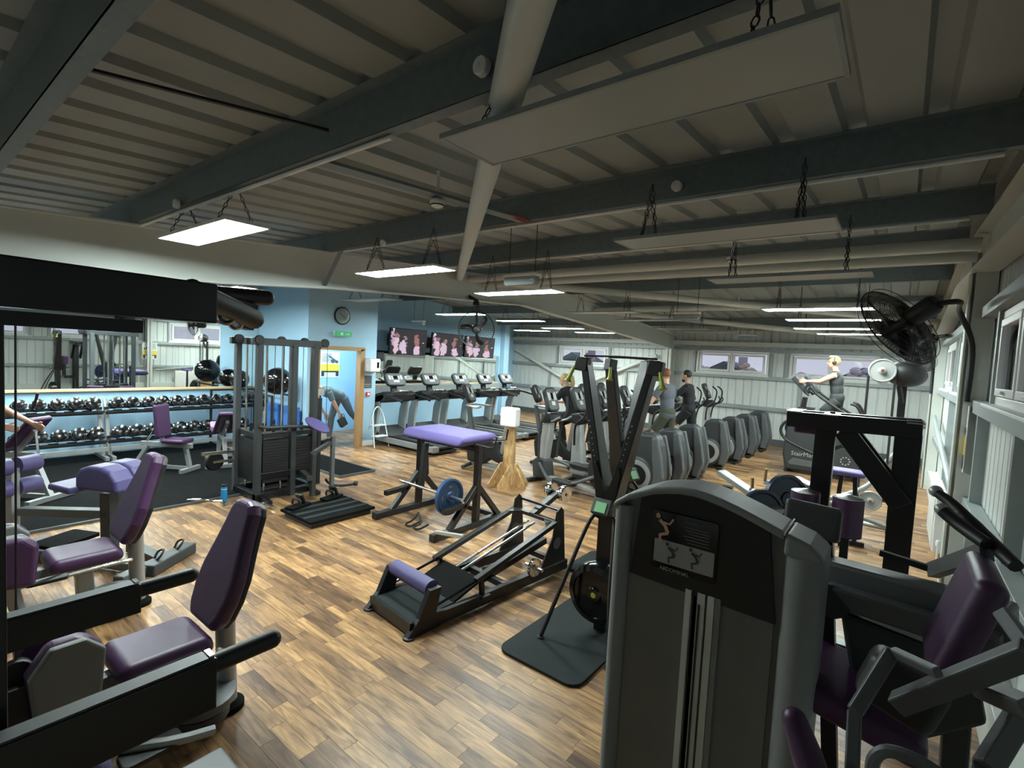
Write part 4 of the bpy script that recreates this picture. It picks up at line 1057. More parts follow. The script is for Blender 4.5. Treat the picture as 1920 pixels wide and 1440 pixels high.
# ================================================================== CARDIO
def console(parent, c, w_, h, tilt, m='dark_grey', keys=True, dirx=1):
    """console face looking towards local +x, tilted back"""
    n = Vector((math.cos(tilt), 0, math.sin(tilt))); v = Vector((-math.sin(tilt), 0, math.cos(tilt))); u = Vector((0, 1, 0))
    c = Vector(c)
    b = MB(); b.prism(rrect(w_, h, min(w_, h) * .28, 4), c, u, v, .07); o = b.build('console', m, parent, bevel=.012, seg=2)
    b = MB(); b.prism(rrect(w_ * .86, h * .84, min(w_, h) * .2, 3), c + n * .037, u, v, .004); b.build('console_face', 'mid_grey', o)
    if keys:
        for (a, d, ww, hh) in ((-.30, .12, .10, .34), (.30, .12, .10, .34), (-.17, .10, .07, .30), (.17, .10, .07, .30), (0, -.18, .30, .16)):
            b = MB(); b.prism(rrect(w_ * ww, h * hh, .006, 2), c + n * .041 + u * (a * w_) + v * (d * h), u, v, .004); b.build('key_panel', 'key_white', o)
        b = MB(); b.prism(rrect(w_ * .2, h * .26, .006, 2), c + n * .041 + v * (.12 * h), u, v, .004); b.build('display', 'black_gloss', o)
    return o
def make_treadmill():
    t = thing('treadmill', 'x', 'treadmill')
    # local: user runs towards -x ; deck from x=-.9 to +1.1
    b = MB(); b.box((.15, 0, .13), (1.75, .46, .05)); b.build('running_belt', 'tread_belt', t, bevel=.01)
    for s_ in (-1, 1):
        b = MB(); b.box((.12, s_ * .33, .13), (1.95, .17, .10)); b.box((.12, s_ * .33, .185), (1.9, .13, .012)); b.build('side_rail', 'silver_paint', t, bevel=.02, seg=2)
        b = MB(); b.box((.15, s_ * .32, .194), (1.7, .10, .006)); b.build('foot_strip', 'rubber', t)
    b = MB(); b.prism([(-.98, .05), (-.98, .30), (-.90, .33), (-.60, .24), (-.50, .17), (-.50, .05)], (0, 0, 0), (1, 0, 0), (0, 0, 1), .80); b.build('motor_hood', 'dark_grey', t, bevel=.02, seg=2)
    b = MB(); b.box((0.1, 0, .06), (1.9, .6, .05)); b.build('base_frame', 'black_steel', t)
    for s_ in (-1, 1):
        b = MB(); b.prism([(-.92, .12), (-.68, .12), (-.66, .5), (-.60, .88), (-.44, 1.02), (-.50, 1.08), (-.72, 1.02), (-.86, .7)], (0, s_ * .38, 0), (1, 0, 0), (0, 0, 1), .06); b.build('upright', 'platinum', t, bevel=.012, seg=2)
    b = MB(); b.prism([(-.76, .86), (-.76, 1.06), (-.50, 1.13), (-.38, 1.08), (-.40, .93)], (0, 0, 0), (1, 0, 0), (0, 0, 1), .82); b.build('cross_panel', 'black_satin', t, bevel=.02, seg=2)
    for s_ in (-1, 1):
        b = MB(); b.tube([(-.6, s_ * .38, 1.04), (-.35, s_ * .38, 1.05), (0.0, s_ * .38, 1.00), (.1, s_ * .38, .97)], .03, n=8, spline=3); b.build('handrail', 'black_satin', t)
    b = MB(); b.tube([(-.52, -.20, 1.07), (-.34, -.16, 1.14), (-.30, 0, 1.15), (-.34, .16, 1.14), (-.52, .2, 1.07)], .018, n=8, spline=3); b.build('sensor_grip', 'dull_chrome', t)
    b = MB(); b.bar((-.62, 0, 1.05), (-.66, 0, 1.22), .14, .06, up=Vector((1, 0, 0))); b.build('console_neck', 'black_satin', t)
    console(t, (-.62, 0, 1.37), .52, .30, math.radians(32), m='dark_grey')
    b = MB(); b.box((-.68, 0, .55), (.02, .70, .72)); b.build('front_panel', 'blue_wall' if False else 'silver_paint', t) if False else None
    return t
TM = make_treadmill()
tl = ['treadmill nearest the step ladder, first in the row', 'treadmill second in the row under the screens', 'treadmill third in the row, in the middle', 'treadmill fourth in the row under the screens', 'treadmill fifth and farthest in the row']
for i, y in enumerate((7.02, 8.06, 9.06, 9.98, 10.88)):
    t = TM if i == 0 else dup(TM)
    t['label'] = tl[i]; t['group'] = 'treadmills facing the blue wall'; t.location = (-8.07, y, 0)
# upright bikes and cross trainers
def upright_bike(loc, rz, lab, grp, m_disp='key_white'):
    t = thing('exercise_bike', lab, 'exercise bike', loc, rz, grp)      # rider faces -x
    b = MB(); b.prism([(-.42, .12), (-.46, .40), (-.36, .62), (-.14, .66), (.10, .50), (.20, .34), (.34, .22), (.30, .12), (.05, .2), (-.1, .1)], (0, 0, 0), (1, 0, 0), (0, 0, 1), .20); b.build('body_shroud', 'black_satin', t, bevel=.03, seg=3)
    b = MB(); b.bar((-.38, 0, .6), (-.50, 0, 1.12), .10, .07, up=Vector((1, 0, 0)), w2=.07, h2=.06); b.build('console_post', 'mid_grey', t, bevel=.01)
    b = MB(); b.bar((.22, 0, .3), (.30, 0, .86), .06, .06, up=Vector((1, 0, 0))); b.build('seat_post', 'silver_paint', t)
    cushion('saddle', 'black_satin', t, (.32, 0, .90), (.28, .24, .09), r=.04, td=.8)
    for x in (-.40, .36):
        b = MB(); b.tube([(x, -.28, .04), (x + .03, 0, .06), (x, .28, .04)], .035, n=8, spline=3); b.build('foot_bar', 'dark_grey', t)
    b = MB(); b.bar((-.4, 0, .08), (.36, 0, .08), .09, .06); b.build('base_beam', 'silver_paint', t, bevel=.01)
    b = MB(); b.tube([(-.50, 0, 1.1), (-.42, -.18, 1.12), (-.20, -.22, 1.10), (-.12, -.2, 1.13)], .02, n=8, spline=4); b.tube([(-.50, 0, 1.1), (-.42, .18, 1.12), (-.20, .22, 1.10), (-.12, .2, 1.13)], .02, n=8, spline=4); b.build('handlebar', 'silver_paint', t)
    for s_, z in ((-1, .30), (1, .52)):
        b = MB(); b.bar((-.12, s_ * .12, .41), (-.10 + s_ * .04, s_ * .13, z), .03, .015, up=Vector((0, 1, 0))); o = b.build('crank', 'dull_chrome', t)
        b = MB(); b.box((-.10 + s_ * .04, s_ * .19, z), (.12, .10, .03)); b.build('pedal', 'dark_grey', o, bevel=.005)
    console(t, (-.50, 0, 1.32), .25, .36, math.radians(25), m='black_satin')
    return t
BG = 'exercise bikes and cross trainers'
upright_bike((-5.62, 6.72, 0), math.radians(12), 'grey and black upright exercise bike behind the chipboard stand', BG)
upright_bike((-5.05, 8.0, 0), math.radians(10), 'upright exercise bike ridden by the blond person, red display lit', BG)
def cross_trainer(loc, rz, lab, grp=BG):
    t = thing('cross_trainer', lab, 'cross trainer', loc, rz, grp)     # user faces -x
    b = MB(); b.prism([(-.62, .08), (-.66, .34), (-.56, .42), (-.40, .40), (-.34, .10)], (0, 0, 0), (1, 0, 0), (0, 0, 1), .24); b.build('front_cover', 'dark_grey', t, bevel=.03, seg=3)
    b = MB(); b.prism([(-.60, .36), (-.50, .95), (-.46, 1.08), (-.36, 1.08), (-.36, .8), (-.42, .36)], (0, 0, 0), (1, 0, 0), (0, 0, 1), .14); b.build('mast', 'platinum', t, bevel=.02, seg=2)
    b = MB(); b.tube([(-.66, -.24, .03), (-.62, 0, .04), (-.66, .24, .03)], .04, n=8, spline=3); b.build('front_foot', 'black_satin', t)
    b = MB(); b.bar((-.4, 0, .10), (.95, 0, .10), .12, .07); b.build('base_beam', 'platinum', t, bevel=.015)
    b = MB(); b.bar((.92, -.3, .06), (.92, .3, .06), .09, .07); b.build('rear_foot', 'dark_grey', t, bevel=.01)
    b = MB(); b.lathe((.78, -.16, .42), (0, 1, 0), [(.26, 0), (.29, .03), (.29, .29), (.26, .32)], 28); b.build('drive_housing', 'black_satin', t)
    for s_ in (-1, 1):
        z = .26 + .10 * s_
        b = MB(); b.tube([(-.42, s_ * .20, .36), (-.2, s_ * .20, z - .03), (.1, s_ * .2, z - .06), (.75, s_ * .2, .40)], .025, n=8, spline=3); o = b.build('pedal_arm', 'mid_grey', t)
        b = MB(); b.prism(rrect(.42, .17, .06), (.12, s_ * .2, z), (1, 0, 0), (0, 1, 0), .05); b.build('pedal', 'black_satin', o, bevel=.01)
        b = MB(); b.tube([(-.42, s_ * .22, .40), (-.38, s_ * .25, .95), (-.28, s_ * .25, 1.18), (-.30, s_ * .25, 1.42)], .021, n=8, spline=4); o = b.build('moving_handle', 'dark_grey', t)
    b = MB(); b.tube([(-.4, -.03, 1.02), (-.22, -.14, 1.05), (-.10, -.14, 1.12)], .017, n=8, spline=3); b.tube([(-.4, .03, 1.02), (-.22, .14, 1.05), (-.10, .14, 1.12)], .017, n=8, spline=3); b.build('fixed_handle', 'silver_paint', t)
    b = MB(); b.prism([(-.50, .98), (-.5, 1.14), (-.3, 1.16), (-.24, 1.06), (-.34, 1.0)], (0, 0, 0), (1, 0, 0), (0, 0, 1), .26); b.build('tray', 'black_satin', t, bevel=.03, seg=2)
    console(t, (-.42, 0, 1.36), .26, .40, math.radians(22), m='black_satin')
    return t
C1 = cross_trainer((-4.0, 6.66, 0), math.radians(-8), 'nearest cross trainer, silver mast and black pedals, left of the rowing pull tower')
for i, (y, lab) in enumerate(((8.6, 'second cross trainer, behind the nearest one'), (9.55, 'third cross trainer, behind the tall pull towers'))):
    dup(C1, (-4.48 - .12 * i, y, 0), math.radians(-6), lab)
# arc trainers : grey rear housings with silver ring
def arc_trainer():
    t = thing('arc_trainer', 'x', 'arc trainer')       # user faces -x; housing at +x end
    b = MB(); pr = [(.10, .06), (.0, .20), (-.03, .36), (.02, .52), (.09, .68), (.13, .82), (.17, .92), (.26, .97), (.42, .98), (.50, .94), (.56, .80), (.60, .60), (.62, .35), (.60, .2), (.54, .08)]
    b.prism(pr, (0, 0, 0), (1, 0, 0), (0, 0, 1), .26); b.build('rear_housing', 'dark_grey', t, bevel=.05, seg=3)
    for s_ in (-1, 1):
        b = MB(); b.prism([(.46, .10), (.50, .35), (.47, .6), (.44, .92), (.53, .95), (.61, .65), (.66, .35), (.58, .08)], (0, s_ * .16, 0), (1, 0, 0), (0, 0, 1), .08); b.build('side_fairing', 'mid_grey', t, bevel=.03, seg=3)
        b = MB(); b.lathe((.24, s_ * .15, .33), (0, s_, 0), [(.27, -.02), (.28, 0.01), (.26, .03), (.235, .035)], 32); b.build('wheel_cover', 'dark_grey', t)
        b = MB(); b.lathe((.24, s_ * .15, .33), (0, s_, 0), [(.15, .03), (.16, .045), (.225, .045), (.235, .03)], 32); b.build('ring', 'platinum', t)
        b = MB(); b.lathe((.24, s_ * .15, .33), (0, s_, 0), [(.15, .03), (.145, .050), (.05, .046)], 24); b.build('hub', 'black_satin', t)
    b = MB(); b.bar((-.95, 0, .07), (.5, 0, .07), .12, .07); b.build('base_beam', 'dark_grey', t, bevel=.01)
    b = MB(); b.bar((.50, -.26, .03), (.50, .26, .03), .08, .06); b.build('rear_foot', 'black_satin', t, bevel=.01)
    b = MB(); b.bar((-.95, -.28, .03), (-.95, .28, .03), .08, .06); b.build('front_foot', 'black_satin', t, bevel=.01)
    b = MB(); b.prism([(-1.0, .1), (-.72, .1), (-.82, .75), (-.86, 1.05), (-.98, 1.02)], (0, 0, 0), (1, 0, 0), (0, 0, 1), .16); b.build('mast', 'platinum', t, bevel=.03, seg=2)
    b = MB(); b.prism([(-1.02, .98), (-1.0, 1.12), (-.80, 1.14), (-.70, 1.04), (-.84, .94)], (0, 0, 0), (1, 0, 0), (0, 0, 1), .30); b.build('tray', 'black_satin', t, bevel=.03, seg=2)
    for s_ in (-1, 1):
        b = MB(); b.tube([(-.86, s_ * .20, .62), (-.82, s_ * .26, .95), (-.66, s_ * .27, 1.12), (-.62, s_ * .24, 1.38), (-.74, s_ * .22, 1.50)], .019, n=8, spline=4); b.build('moving_handle', 'black_satin', t)
        b = MB(); b.tube([(-.84, s_ * .08, 1.08), (-.66, s_ * .15, 1.06), (-.56, s_ * .15, 1.16), (-.60, s_ * .12, 1.26)], .015, n=8, spline=4); b.build('fixed_handle', 'black_satin', t)
        z = .34 + .08 * s_
        b = MB(); b.bar((.15, s_ * .20, .36), (-.60, s_ * .20, z - .02), .05, .06); o = b.build('pedal_arm', 'mid_grey', t, bevel=.005)
        b = MB(); b.prism(rrect(.38, .16, .05), (-.42, s_ * .2, z + .04), (1, 0, 0), (0, 1, 0), .05); b.build('pedal', 'black_satin', o, bevel=.01)
    console(t, (-.95, 0, 1.36), .30, .42, math.radians(24), m='dark_grey')
    return t
AT = arc_trainer()
al = ['nearest grey arc trainer in the row, beside the pull towers', 'second grey arc trainer in the row', 'third grey arc trainer, with a runner just behind it', 'fourth arc trainer, silver ring turned to the camera, man in black on it', 'fifth grey arc trainer in the row', 'sixth grey arc trainer in the row', 'seventh grey arc trainer, farthest by the end wall']
AY = (7.30, 8.1, 9.0, 10.35, 11.3, 12.35, 13.5)
for i, y in enumerate(AY):
    t = AT if i == 0 else dup(AT)
    t.location = (-3.30 + .05 * (i > 3) + .03 * i, y, 0); t['label'] = al[i]; t['group'] = 'row of grey arc trainers'; t.rotation_euler = (0, 0, math.radians(8 if i == 3 else 0))
# stair climber
O = (-1.1, 11.55, 0)
t = thing('stair_climber', 'grey stair climbing machine with a man in headphones on it', 'stair climber', O)
b = MB(O); b.prism([(-1.72, .06), (-1.78, .35), (-1.74, 1.05), (-1.62, 1.12), (-1.25, 1.10), (-.95, .86), (-.62, .72), (-.46, .40), (-.50, .06)], (0, 11.55, 0), (1, 0, 0), (0, 0, 1), .62); b.build('side_body', 'dark_grey', t, bevel=.04, seg=3)
b = MB(O); b.prism([(-1.66, .22), (-1.64, .16), (-1.05, .16), (-1.05, .26), (-1.58, .30)], (0, 11.23, 0), (1, 0, 0), (0, 0, 1), .02); b.build('side_trim', 'mid_grey', t, bevel=.006)
textmesh('lettering', 'StairMaster', .115, 'platinum', t, (-1.62 + 1.1, -.345, .36), rotcols((1, 0, 0), (0, 0, 1), (0, -1, 0)), .002)
b = MB(O); b.lathe((-.72, 11.25, .38), (0, -1, 0), [(.30, 0), (.31, .03), (.27, .05), (.25, .04)], 32); b.build('wheel_ring', 'black_gloss', t)
b = MB(O); b.lathe((-.72, 11.25, .38), (0, -1, 0), [(.25, .035), (.24, .045)], 32); b.build('wheel_disc', 'dark_grey', t)
for k in range(9):
    a = 2 * PI * k / 9; b = MB(O); b.lathe((-.72 + .07 * math.cos(a), 11.20, .38 + .07 * math.sin(a)), (0, -1, 0), [(.014, 0), (.012, .004)], 8); b.build('vent_dot', 'platinum', t)
for k in range(4):
    b = MB(O); b.box((-.62 - .2 * k, 11.55, .22 + .17 * k), (.24, .5, .03)); b.build('step', 'rubber', t)
for x in (-1.7, -.55):
    b = MB(O); b.box((x, 11.55, .03), (.06, .6, .06)); b.build('foot', 'black_satin', t)
for s_ in (-1, 1):
    y = 11.55 + s_ * .30
    b = MB(O); b.tube([(-1.62, y, 1.05), (-1.78, y, .98), (-1.84, y, .80), (-1.70, y, .62), (-1.2, y, .42)], .028, n=8, spline=4); b.build('frame_tube', 'black_satin', t)
    b = MB(O); b.tube([(-1.42, y, 1.62), (-1.38, y, 1.72), (-1.26, y, 1.58), (-.85, y, 1.30), (-.62, y, 1.18), (-.55, y, 1.28), (-.62, y, 1.42), (-.72, y, 1.46)], .024, n=8, spline=5); b.build('handrail', 'black_satin', t)
    b = MB(O); b.tube([(-1.40, y, 1.55), (-1.48, y, 1.65), (-1.42, y, 1.80)], .02, n=8, spline=3); b.build('grip', 'black_satin', t)
b = MB(O); b.bar((-1.55, 11.55, 1.05), (-1.50, 11.55, 1.50), .16, .08, up=Vector((1, 0, 0))); b.build('console_neck', 'black_satin', t, bevel=.01)
b = MB(O); b.prism([(-1.62, 1.22), (-1.35, 1.24), (-1.32, 1.30), (-1.6, 1.30)], (0, 11.55, 0), (1, 0, 0), (0, 0, 1), .3); b.build('tray', 'dark_grey', t)
b = MB(O); b.prism([(-1.74, 1.86), (-1.66, 1.93), (-1.38, 1.62), (-1.46, 1.56)], (0, 11.38, 0), (1, 0, 0), (0, 0, 1), .20); b.build('console', 'dark_grey', t, bevel=.02, seg=2)
b = MB(O); b.prism([(-1.58, 1.88), (-1.50, 1.94), (-1.26, 1.62), (-1.34, 1.56)], (0, 11.66, 0), (1, 0, 0), (0, 0, 1), .24); b.build('console', 'dark_grey', t, bevel=.02, seg=2)
# rope pull machine
O = (0.0, 7.9, 0)
t = thing('rope_trainer', 'endless rope trainer with silver pulley discs and black drum on a post', 'rope machine', O)
b = MB(O); b.bar((.02, 8.0, 0), (.02, 8.0, 1.95), .06, .08, up=Vector((1, 0, 0))); b.build('mast', 'black_satin', t, bevel=.004)
b = MB(O); b.tube([(.02, 7.95, 1.70), (-.02, 7.86, 1.9), (0.0, 7.84, 2.0)], .03, n=8); b.build('drum_bracket', 'black_satin', t)
b = MB(O); b.ball((0.03, 7.86, 2.06), (.22, .16, .155), 20, 12, rot=(0, .12, 0)); b.build('drum', 'black_satin', t)
for (c, r) in (((-.20, 7.70, 2.09), .145), ((-.20, 7.72, .45), .125)):
    b = MB(O); b.lathe(c, (0.1, -1, 0.05), [(r * .6, -.02), (r, -.015), (r, .02), (r * .92, .028), (r * .86, .015), (r * .3, .012), (r * .25, .04), (r * .1, .05)], 30); b.build('pulley_disc', 'platinum', t)
    b = MB(O); b.lathe(c, (0.1, -1, 0.05), [(r * .13, .05), (r * .12, .065), (.002, .066)], 12); b.build('disc_bolt', 'brown', t)
for dx in (-.335, -.065):
    b = MB(O); b.tube([(dx, 7.72, 2.05), (dx - .0, 7.72, .46)], .014, n=8); b.build('rope', 'black_satin', t)
b = MB(O); b.tube([(0, 7.95, 1.05), (-.10, 7.9, .9), (-.25, 7.75, .62), (-.55, 7.5, .46), (-.8, 7.35, .40)], .03, n=10, spline=5); b.build('curved_frame', 'silver_paint', t)
b = MB(O); b.tube([(0, 7.95, 1.0), (.04, 7.7, .5), (.07, 7.45, .05)], .03, n=10, spline=3); b.build('leg', 'silver_paint', t)
b = MB(O); b.tube([(-.75, 7.5, .40), (-.3, 7.5, .28), (.06, 7.5, .2)], .028, n=10, spline=3); b.build('base_tube', 'silver_paint', t)
b = MB(O); b.tube([(.1, 8.1, .05), (-.6, 8.1, .05)], .03, n=10); b.build('base_tube', 'silver_paint', t)
b = MB(O); b.box((.07, 7.42, .04), (.09, .09, .08)); b.build('foot', 'mid_grey', t, bevel=.01)
b = MB(O); b.tube([(-.75, 7.5, .40), (-.78, 7.5, .03)], .028, n=10); b.build('leg', 'silver_paint', t)
# purple stool
t = thing('exercise_stool', 'flat purple padded stool with black legs left of the rope trainer', 'stool', (-.42, 7.15, 0))
cushion('seat', 'bright_violet', t, (0, 0, .86), (.36, .26, .06), r=.025)
for dx, dy in ((-.1, 0), (.12, .05)):
    b = MB(); b.bar((dx * .6, dy, .83), (dx, dy, .02), .045, .05, up=Vector((0, 1, 0))); b.build('leg', 'black_steel', t)
b = MB(); b.bar((-.2, 0, .03), (.22, 0, .03), .05, .05); b.bar((0, -.18, .03), (0, .2, .03), .05, .05); b.build('base', 'black_steel', t)
# radiator
t = thing('radiator', 'white panel radiator low on the right wall', 'radiator', (.44, 7.6, 0))
b = MB(); b.box((0, 0, .46), (.10, 1.1, .62)); b.build('radiator_panel', 'white_paint', t, bevel=.012, seg=2)
for i in range(24):
    b = MB(); b.box((-.054, -.5 + i * .0435, .46), (.008, .026, .54)); b.build('radiator_rib', 'white_paint', t)
b = MB(); b.box((0, 0, .775), (.09, 1.08, .01)); b.build('radiator_grille', 'white_plastic', t)
b = MB(); b.lathe((-.0, -.58, .24), (0, 0, 1), [(.02, 0), (.02, .05), (.015, .06)], 12); b.cyl((0, -.58, .01), (0, -.58, .24), .009); b.cyl((0, -.58, .24), (0, -.54, .24), .009); b.build('radiator_valve', 'white_plastic', t)
t = thing('wall_box', 'white box on the far wall behind the arc trainers', 'utility box', (-2.1, YF - .14, .98))
b = MB(); b.box((0, 0.02, 0), (.42, .08, .12)); b.build('box_body', 'white_plastic', t, bevel=.006)
# ================================================================== MIDDLE OF THE FLOOR
# reverse hyper table
O = (-4.34, 4.1, 0)
t = thing('reverse_hyper', 'black reverse hyper machine with flat violet top pad and blue plate', 'gym machine', O)
cp = (-4.33, 4.38, 1.03)
cushion('top_pad', 'bright_violet', t, cp, (1.0, .72, .11), r=.05, off=O, td=.86)
b = MB(O); b.box((-4.33, 4.38, .965), (.86, .58, .02)); b.build('pad_board', 'black_steel', t)
for x, nm in ((-4.83, 0), (-3.83, 1)):
    b = MB(O); b.bar((x, 3.70, .04), (x, 4.86, .04), .075, .075); b.build('base_rail', 'black_steel', t, bevel=.005)
    b = MB(O); b.box((x, 3.70, .04), (.085, .07, .085)); b.build('end_cap', 'black_satin', t, bevel=.008)
    b = MB(O); b.bar((x, 4.36, .04), (x, 4.36, .97), .07, .07, up=Vector((1, 0, 0))); b.build('post', 'black_steel', t, bevel=.005)
    b = MB(O); b.bar((x, 3.92, .06), (x, 4.34, .48), .06, .06); b.build('brace', 'black_steel', t, bevel=.004)
    b = MB(O); b.bar((x, 4.78, .06), (x, 4.38, .48), .06, .06); b.build('brace', 'black_steel', t, bevel=.004)
    b = MB(O); b.bar((x, 3.82, .29), (x, 4.17, .31), .06, .06); b.build('foot_peg', 'black_steel', t, bevel=.006)
b = MB(O); b.bar((-4.83, 4.75, .05), (-3.83, 4.75, .05), .06, .06); b.build('cross_beam', 'black_steel', t, bevel=.004)
b = MB(O); b.bar((-4.83, 4.36, .92), (-3.83, 4.36, .92), .06, .05); b.build('cross_beam', 'black_steel', t, bevel=.004)
b = MB(O); b.bar((-4.45, 4.1, .93), (-4.4, 4.0, .42), .06, .06, up=Vector((1, 0, 0))); b.build('pendulum_arm', 'black_steel', t, bevel=.005)
b = MB(O); b.bar((-4.45, 4.1, .55), (-4.45, 4.08, .80), .075, .075, up=Vector((1, 0, 0))); b.build('pendulum_sleeve', 'black_satin', t, bevel=.005)
b = MB(O); b.cyl((-4.75, 3.98, .44), (-3.70, 3.98, .42), .018, n=12); b.build('loading_pin', 'dull_chrome', t)
b = MB(O); b.bar((-3.83, 3.72, .10), (-3.50, 3.80, .12), .045, .03); b.build('front_bar', 'platinum', t)
b = MB(O)
for dx in (-.08, .06): b.tube([(-4.40, 3.98 , .12), (-4.32 + dx, 3.90, .05), (-4.33 + dx, 3.80, .02), (-4.24 + dx, 3.80, .02), (-4.22 + dx, 3.92, .05)], .012, n=6, spline=4)
b.build('ankle_strap', 'black_satin', t)
b = MB(O); b.tube([(-3.98, 4.6, 1.02), (-3.75, 4.62, 1.02), (-3.68, 4.68, 1.03), (-3.66, 4.68, 1.16)], .012, n=6); b.build('hand_grip', 'black_satin', t)
b = MB(O); b.tube([(-3.98, 4.3, 1.0), (-3.62, 4.3, .98), (-3.55, 4.3, 1.0), (-3.52, 4.31, 1.12)], .012, n=6); b.build('hand_grip', 'black_satin', t)
def plate(name, loc, axis, r, w_, m, lab, cat='weight plate', slots=True, grp=None):
    t = thing(name, lab, cat, loc, 0, grp)
    b = MB(); h = w_ / 2
    b.lathe((0, 0, 0), axis, [(.027, -h), (r * .25, -h), (r * .3, -h * .45), (r * .82, -h * .45), (r * .88, -h), (r, -h * .85), (r, h * .85), (r * .88, h), (r * .82, h * .45), (r * .3, h * .45), (r * .25, h), (.027, h)], 36)
    b.build('plate_disc', m, t)
    u, v = frame_for(Vector(axis))
    if slots:
        for a in (90, 270, 0, 180):
            b = MB(); d = (u * math.cos(math.radians(a)) + v * math.sin(math.radians(a))) * r * .56
            q = (-u * math.sin(math.radians(a)) + v * math.cos(math.radians(a)))
            b.tube([d - q * r * .13, d + q * r * .13], r * .07, n=8)
            b.build('grip_hole', 'shroud', t)
    return t
plate('weight_plate', (-3.90, 3.98, .42), (1, 0, 0), .205, .05, 'blue_plate', 'round blue weight plate on the pin of the reverse hyper')
# chipboard stand with a paper dispenser
P0 = Vector((-4.72, 6.10, 0))
t = thing('chipboard_stand', 'home-made chipboard stand with splayed feet, middle of the floor', 'stand', P0, math.radians(-8))
b = MB(); b.box((0, 0, .62), (.19, .02, 1.22)); b.build('front_board', 'osb', t)
b = MB(); b.prism([(-.14, 0), (.14, 0), (.10, 1.0), (.02, 1.12), (-.10, 1.12)], (-.10, .10, .02), (0, 1, 0), (0, 0, 1), .018); b.build('side_board', 'osb', t)
for s_ in (-1, 1):
    b = MB(); b.prism([(-.33, 0), (.33, 0), (.33, .05), (.08, .36), (-.08, .36), (-.33, .05)], (s_ * .105, 0.0, .0), (0, 1, 0), (0, 0, 1), .018); b.build('foot_board', 'osb', t)
b = MB(); b.prism([(-.30, 0), (.30, 0), (.30, .05), (.09, .34), (-.09, .34), (-.30, .05)], (0, .06, 0), (1, 0, 0), (0, 0, 1), .018); b.build('foot_board', 'osb', t)
t2 = thing('paper_dispenser', 'white paper dispenser mounted on the chipboard stand', 'dispenser', (P0.x + .02, P0.y - .02, .96), math.radians(10))
cushion('dispenser_body', 'white_plastic', t2, (0.03, -.10, .14), (.26, .19, .29), r=.03)
b = MB(); b.box((0.03, -.10, .005), (.22, .15, .01)); b.build('paper_slot', 'silver_paint', t2)
b = MB(); b.cyl((-.12, -.05, .15), (-.18, -.05, .15), .012); b.build('lock_knob', 'white_plastic', t2)

# hip machine with violet roller : local frame x right, y along machine
F0 = (-2.88, 2.37, 0)
t = thing('hip_thrust_machine', 'low black frame machine with violet roller at its near end', 'gym machine', F0, math.radians(-5.9))
X1 = .27
for s_ in (-1, 1):
    x = s_ * X1
    b = MB(); b.prism([(-.06, 0), (.06, 0), (.30, .02), (1.78, .02), (1.78, .11), (.30, .11), (.20, .12), (.24, .31), (.14, .31), (.05, .12)], (x, 0, 0), (0, 1, 0), (0, 0, 1), .05); b.build('side_rail', 'black_steel', t, bevel=.004)
    b = MB(); b.lathe((x, -.02, 0), (0, 0, 1), [(.045, 0), (.042, .012), (.02, .02)], 14); b.build('foot', 'black_satin', t)
    b = MB(); b.prism([(1.40, .10), (1.76, .10), (1.70, .60), (1.66, .64), (1.60, .60), (1.56, .38)], (x, 0, 0), (0, 1, 0), (0, 0, 1), .012); o = b.build('rear_plate', 'black_steel', t)
    b = MB(); b.lathe((x + .007 * s_, 1.62, .30), (s_, 0, 0), [(.055, -.016), (.055, 0.002)], 16); b.build('plate_opening', 'mid_grey', o)
    b = MB(); b.bar((x, .60, .24), (x, 1.60, .50), .05, .04); b.build('upper_rail', 'black_steel', t, bevel=.004)
    b = MB(); b.tube([(x * .98, .12, .14), (x * .98, .62, .235)], .011, n=8); b.build('slide_rod', 'black_gloss', t)
    b = MB(); b.bar((x, .68, .10), (x, .66, .26), .035, .03, up=Vector((1, 0, 0))); b.box((x + s_ * .01, .68, .10), (.09, .10, .012)); b.build('support_post', 'black_steel', t)
b = MB(); b.bar((-X1, 1.60, .50), (X1, 1.60, .50), .06, .035); b.build('upper_cross_rail', 'black_steel', t, bevel=.004)
for s_ in (-1, 1):
    b = MB(); b.prism([(0, 0), (-.11 * s_, 0), (0, -.11)], (s_ * (X1 - .02), 1.575, .505), (1, 0, 0), (0, 1, 0), .008); b.build('corner_gusset', 'black_steel', t)
b = MB(); b.cyl((-X1 + .03, .19, .29), (X1 - .03, .19, .29), .062, n=24); b.build('roller_pad', 'violet', t)
b = MB(); b.box((0, .20, .10), (2 * X1 - .04, .42, .02), (.05, 0, 0)); b.build('foot_plate', 'mat_grey', t)
b = MB(); b.box((0, .53, .155), (2 * X1 - .05, .34, .018), (.32, 0, 0)); b.build('slide_plate', 'rubber', t)
b = MB(); b.box((0, .0, .06), (2 * X1, .03, .09)); b.build('front_cross_rail', 'black_steel', t)
for y in (1.0, 1.74):
    b = MB(); b.bar((-X1, y, .06), (X1, y, .06), .05, .05); b.build('cross_rail', 'black_steel', t)
for x in (-.13, -.05):
    b = MB(); b.cyl((x, .66, .16), (x, 1.66, .40), .013, n=10); b.build('guide_rod', 'dull_chrome', t)
b = MB(); b.bar((.03, .9, .08), (.05, 1.72, .24), .05, .06); b.build('centre_beam', 'black_steel', t, bevel=.004)
b = MB(); b.cyl((-X1 + .02, 1.66, .60), (X1 - .02, 1.66, .60), .012, n=10); b.build('pivot_shaft', 'black_gloss', t)
b = MB(); b.bar((-.02, 1.58, .50), (-.02, 1.98, .66), .07, .05); b.build('lever_arm', 'black_steel', t, bevel=.005)
for x in (-.10, .07):
    b = MB(); b.lathe((x - .03, 1.96, .665), (1, 0, 0), [(.03, 0), (.082, .004), (.088, .012), (.088, .055), (.082, .063), (.02, .066)], 18); b.build('counterweight', 'chrome', t)
